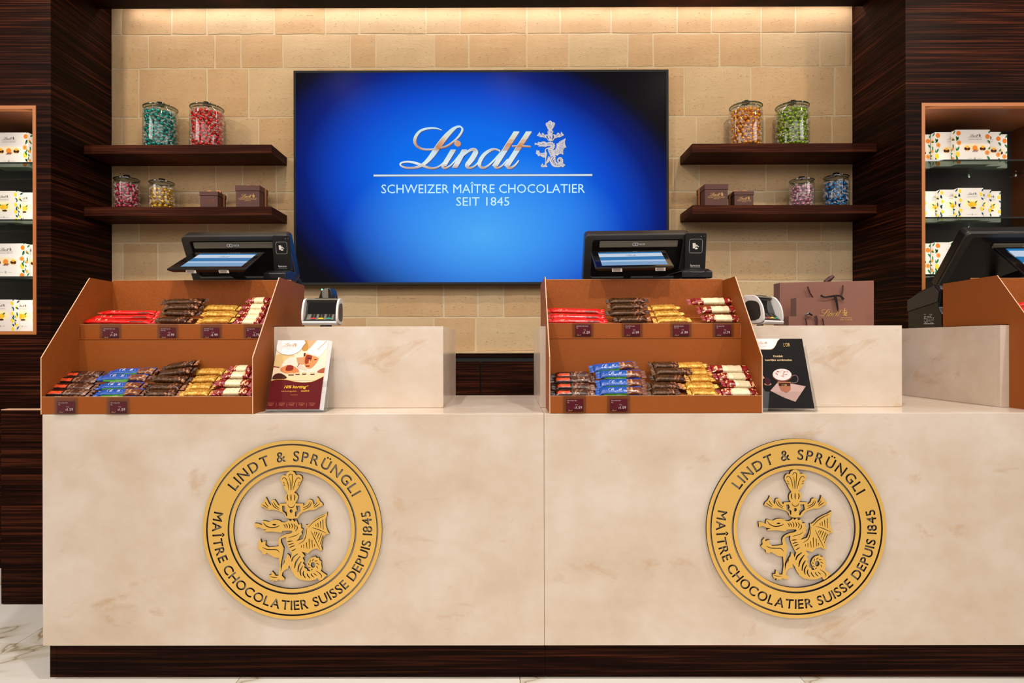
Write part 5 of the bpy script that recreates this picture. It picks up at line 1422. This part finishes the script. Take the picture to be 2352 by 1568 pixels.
# ------------------------------------------------------------------ card payment terminals
def pin_terminal(label, loc, rz, s=1.0):
    r = thing('card_terminal', label, 'card terminal', loc, rz, 'white card payment terminals')
    W_ = .118*s; H_ = .100*s; Dp = .085*s
    side = [(-.012, .004), (-.030, .010), (-.036, .026), (-.030, H_*.62), (-.010, H_*.93), (.012, H_*1.02), (Dp*.55, H_*.98), (Dp*.62, H_*.5), (Dp*.45, .006)]
    for sg in (-1, 1):
        m = MB(); xa = sg*W_/2
        m.prism([(p[0], p[1]) for p in smooth_line(side, 4, True)], min(xa, xa+sg*.008), max(xa, xa+sg*.008), 'x')
        wg = m.build('privacy_wing', WHITEP, r, bevel=.002, smooth=50)
        m = MB(); xo = xa+sg*.0082
        win = [(-.018, .022), (-.020, H_*.60), (-.004, H_*.80), (Dp*.40, H_*.78), (Dp*.38, .020)]
        m.prism([(p[0], p[1]) for p in smooth_line(win, 3, True)], min(xo, xo+sg*.0008), max(xo, xo+sg*.0008), 'x').build('wing_window', DGREY, wg)
    m = MB()
    m.prism([(-.030, .006), (-.034, .012), (-.030, .0175), (-.006, .0415), (.012, H_*.86), (.010, H_*.94), (Dp*.5, H_*.94), (Dp*.5, .006)], -W_/2+.0005, W_/2-.0005, 'x').build('body', DGREY, r, bevel=.002)
    m = MB(); m.prism([(-.036, .001), (-.040, .010), (-.036, .0155), (-.0305, .0055), (.01, .0055), (.01, .001)], -W_/2-.004, W_/2+.004, 'x').build('white_sill', WHITEP, r, bevel=.0015)
    MB().prism([(.004, H_*.945), (Dp*.5, H_*.945), (Dp*.5, H_*1.02), (.012, H_*1.02), (.004, H_*.985)], -W_/2+.0005, W_/2-.0005, 'x').build('top_cap', GREYP, r, bevel=.002)
    MB().box(-W_*.26, W_*.28, .012, .03, H_*1.0205, H_*1.04).build('printer_slot', BLACK, r, bevel=.001)
    M = frame((0, -.0065, .042), (1, 0, 0), (0, .0185, H_*.86-.042)); hs = math.hypot(.0185, H_*.86-.042)
    m = MB(); m.M = M; m.prism(rrect(-W_*.44, W_*.44, .0, hs*.98, .004), -.0035, -.0012, 'y').build('screen', GLOSSK, r, bevel=.001)
    M = frame((0, -.0315, .0175), (1, 0, 0), (0, .024, .024))
    m = MB(); m.M = M; m.box(-W_*.42, W_*.42, -.0012, -.0004, .004, .034).build('keypad_plate', GREYP, r)
    kp = thing_part = None
    for i, cx_ in enumerate((-.030, -.002, .026)):
        for j in range(3):
            for k in range(2):
                m = MB(); m.M = M; x_ = (cx_+.011*k)*s
                m.box(x_-.0042, x_+.0042, -.0034, -.0013, .0135+.0065*j, .0185+.0065*j).build('key', BLACK, r)
        m = MB(); m.M = M; x_ = (cx_+.0055)*s
        m.box(x_-.009, x_+.009, -.0036, -.0013, .0055, .012)
        m.build('coloured_key', (KR, KY, KG)[i], r, bevel=.0008)['label'] = ('red key', 'yellow key', 'green key')[i]
    t = MB(); t.M = frame((0, -.0362, .0060), (1, 0, 0), (0, -.003, .009)); t.geo2(text('Verifone'), -W_*.22, .002, .0062, C_(170, 164, 156), 1); t.geo2(text('VX820'), W_*.26, .002, .0050, C_(150, 144, 136), 1)
    t.build('lettering', PRINT, r)
    MB().tube([(0, .02, -loc[2]+ZT+.006), (0, .02, .0005)], .012, 12).build('pole', BLACK, r)
    MB().tube([(0, .02, -loc[2]+ZT+.0005), (0, .02, -loc[2]+ZT+.0055)], .045, 20).build('pole_foot', BLACK, r)
    return r
KR = mat('red_key', rgb(200, 50, 48), .4); KY = mat('yellow_key', rgb(244, 196, 40), .4); KG = mat('green_key', rgb(30, 150, 120), .4)
c = P(739.5, 748, 2.275)
pin_terminal('white card terminal beside the left display, facing the shop', (c.x, 2.275, c.z+.001), 0.03, 1.0)
c = P(1757, 746, 2.30)
pin_terminal('white card terminal right of the middle display, turned to the right', (c.x, 2.30, c.z+.001), math.radians(38), 1.07)
# barcode scanner behind the first terminal
sc_ = P(752, 684, 2.46)
r = thing('barcode_scanner', 'black handheld barcode scanner standing behind the white card terminal', 'scanner', (sc_.x, 2.46, ZT))
hz = sc_.z-ZT
MB().prism([(-.030, hz-.02), (-.026, hz), (-.018, hz+.026), (-.006, hz+.038), (.018, hz+.040), (.026, hz+.030), (.031, hz), (.030, hz-.02)], -.03, .045, 'y').build('head', BLACK, r, bevel=.005, smooth=40)
MB().prism([(-.012, hz+.010), (-.011, hz+.030), (.012, hz+.036), (.014, hz-.010), (-.008, hz-.012)], -.0335, -.0305, 'y').build('grey_hood', GREYP, r, bevel=.001)
MB().sphere((-.012, -.032, hz+.031), .0035, 8, 6, 0).build('status_light', mat('green_light', (.05, .6, .3, 1), emit=(.2, 1, .5, 1), estr=2.5), r)
MB().tube([(0, .01, hz-.02), (0, .02, .06), (0, .03, .012)], [.018, .014, .02], 12).build('handle', BLACK, r, smooth=50)
MB().tube([(0, .03, .0005), (0, .03, .012)], .045, 20).build('stand_foot', BLACK, r)

# ------------------------------------------------------------------ paper bags
def bag(label, px0, px1, pyt, Y, dp, slant=0.0, gold=False, handles=True, bow=None):
    a = P(px0, pyt, Y); b_ = P(px1, pyt, Y); w_ = b_.x-a.x; h_ = a.z-ZT-.001
    r = thing('paper_bag', label, 'paper bag', ((a.x+b_.x)/2, Y, ZT+.001), group='brown paper carrier bags')
    m = MB(); n_ = 10; V = []; Fs = []
    for s_, y_ in ((0, 0), (1, dp)):
        for j in range(7):
            for i in range(n_+1):
                u_ = i/n_; v_ = j/6
                yy = y_+(math.sin(u_*7+v_*3+Y*9)*.0022 if 0 < i < n_ else 0)+(.0 if not s_ else 0)
                V.append(((u_-.5)*w_, yy, v_*h_*(1+slant*(u_-.5))))
    g = lambda s_, i, j: s_*7*(n_+1)+j*(n_+1)+i
    for j in range(6):
        for i in range(n_):
            Fs.append((g(0, i, j), g(0, i+1, j), g(0, i+1, j+1), g(0, i, j+1))); Fs.append((g(1, i, j), g(1, i, j+1), g(1, i+1, j+1), g(1, i+1, j)))
        Fs.append((g(0, 0, j), g(0, 0, j+1), g(1, 0, j+1), g(1, 0, j))); Fs.append((g(0, n_, j), g(1, n_, j), g(1, n_, j+1), g(0, n_, j+1)))
    for i in range(n_): Fs.append((g(0, i, 0), g(1, i, 0), g(1, i+1, 0), g(0, i+1, 0)))
    m.add(V, Fs).build('bag_body', BAGM, r, smooth=30)
    if handles:
        for hx in handles:
            MB().tube([(w_*hx, -.004, h_*(1)-.030), (w_*(hx*.97), -.006, h_*1-.012), (w_*hx*.93, -.006, h_+.004)] if not isinstance(handles, dict) else [], .0022, 6).build('cord_handle', CORD, r)
    if gold:
        t = MB(); logo(t, w_*.02, h_-gold, w_*.52, C_(206, 160, 92), 1, None, 0, -.003)
        g_ = text('DEPUIS'); t.geo2(text('MAÎTRE CHOCOLATIER SUISSE'), w_*.02, h_-gold-w_*.062, w_*.039, C_(206, 160, 92), 1, 0, -.003)
        t.build('gold_logo', PRINT, r)
    return r, w_, h_
r, w_, h_ = bag('largest brown paper bag, standing behind the two smaller bags', 1791, 2007, 647, 2.62, .06, .018, 0, None)
# cord handles hanging forward and ribbon
for pts in ([(1855, 658), (1860, 672), (1867, 683)], [(1936, 655), (1935, 668), (1931, 682)]):
    q = [P(x, y, 2.608)-r.location for x, y in pts]; MB().tube(q, .003, 6).build('cord_handle', CORD, r)
q = [P(1895, 647.5, 2.63)-r.location, P(1906, 640, 2.63)-r.location, P(1914, 634, 2.63)-r.location]
MB().tube(q, [.008, .011, .007], 8).build('ribbon_knot', CORD, r)
r, w_, h_ = bag('middle-sized brown paper bag with a gold logo and dark bow', 1829, 1990.5, 682.5, 2.50, .05, .012, .078, None)
bw = MB()
def rib(pts, w0):
    V, Fc = ribbon([((P(x, y, 2.49)-r.location).x, (P(x, y, 2.49)-r.location).z) for x, y in pts], w0, 4)
    bw.add([(p[0], (P(1900, 700, 2.49)-r.location).y-.0015*k_, p[1]) for p in V], Fc)
for k_, (pts, w0) in enumerate((([(1885, 678), (1893, 682), (1905, 681), (1918, 679)], [.010, .006, .007, .008]), ([(1918, 679), (1930, 680), (1937, 688)], [.008, .007, .012]),
                                ([(1917, 680), (1921, 695), (1924, 715)], [.012, .010, .005]))): rib(pts, w0)
bw.build('dark_bow', BLACKR, r)
r, w_, h_ = bag('smallest brown paper bag in front of the other two', 1811.5, 1931, 726, 2.38, .045, .004, 0, None)
for x in (1850, 1889):
    q = [P(x, 731, 2.374)-r.location, P(x+2, 738, 2.374)-r.location, P(x+3, 748, 2.374)-r.location]; MB().tube(q, .0022, 6).build('cord_handle', CORD, r)
q = [P(1849, 724, 2.374)-r.location, P(1857, 719, 2.374)-r.location, P(1866, 724, 2.374)-r.location]; MB().tube(q, [.003, .005, .003], 6).build('ribbon_knot', BLACKR, r)
q2 = MB(); V, Fc = ribbon([((P(x, y, 2.372)-r.location).x, (P(x, y, 2.372)-r.location).z) for x, y in ((1873, 725), (1877, 735), (1876, 748))], [.012, .009, .010], 4)
q2.add([(p[0], -.006, p[1]) for p in V], Fc).build('ribbon', CORD, r)

# ------------------------------------------------------------------ receipt printer at the right till
pc = P(2125, 748, 2.56)
r = thing('receipt_printer', 'black receipt printer beside the right display, a white label on its side', 'printer', (1.786, 2.69, ZT))
def pp(x, y):   # on the side plane x = const, solve depth from the column
    X = r.location.x; Y = X*F/((x-CX)) ; return (P(x, y, Y)-r.location)
prof = [pp(2083, 748), pp(2080, 690), pp(2108, 668), pp(2140, 653), pp(2152, 655), pp(2156, 664), pp(2153, 690), pp(2150, 705), pp(2158, 720), pp(2163, 748)]
zl = ZBT-ZT-.02
pr_ = [(p.y, p.z) for p in prof]; pr_[0] = (pr_[0][0], .02); pr_[-1] = (pr_[-1][0], .02)
MB().prism([(p[0], p[1]) for p in pr_], .0, .021, 'x').build('casing', BLACK, r, bevel=.004)
MB().prism([(max(p[0], -.140), p[1]) for p in pr_], .0212, .15, 'x').build('rear_casing', BLACK, r, bevel=.004)
MB().prism([(pr_[1][0]-.002, pr_[1][1]-.05), (pr_[1][0]-.002, pr_[1][1]+.002), (pr_[3][0], pr_[3][1]-.006), (pr_[5][0]+.01, pr_[5][1]-.01), (pr_[6][0]+.01, pr_[6][1]-.005)], -.004, -.0002, 'x').build('side_cover', DGREY, r, bevel=.001)
t = MB(); e_ = -.0012
def sq(x0_, x1_, y0_, y1_): 
    q = [pp(x0_, y1_), pp(x1_, y1_), pp(x1_, y0_), pp(x0_, y0_)]; t.add([(e_, p.y, p.z) for p in q], [(0, 1, 2, 3)], 0, C_(206, 200, 196))
rd = random.Random(4)
for k in range(9):
    y_ = 721+2.6*k; x_ = 2117+rd.uniform(0, 2)
    while x_ < 2140:
        l_ = rd.uniform(1.5, 5)
        if rd.random() < .62 or k == 8: sq(x_, min(2141, x_+l_), y_, y_+(1.2 if k < 8 else 2.6))
        x_ += l_+rd.uniform(.8, 2.5 if k < 8 else .9)
t.build('rating_label', PRINT, r)
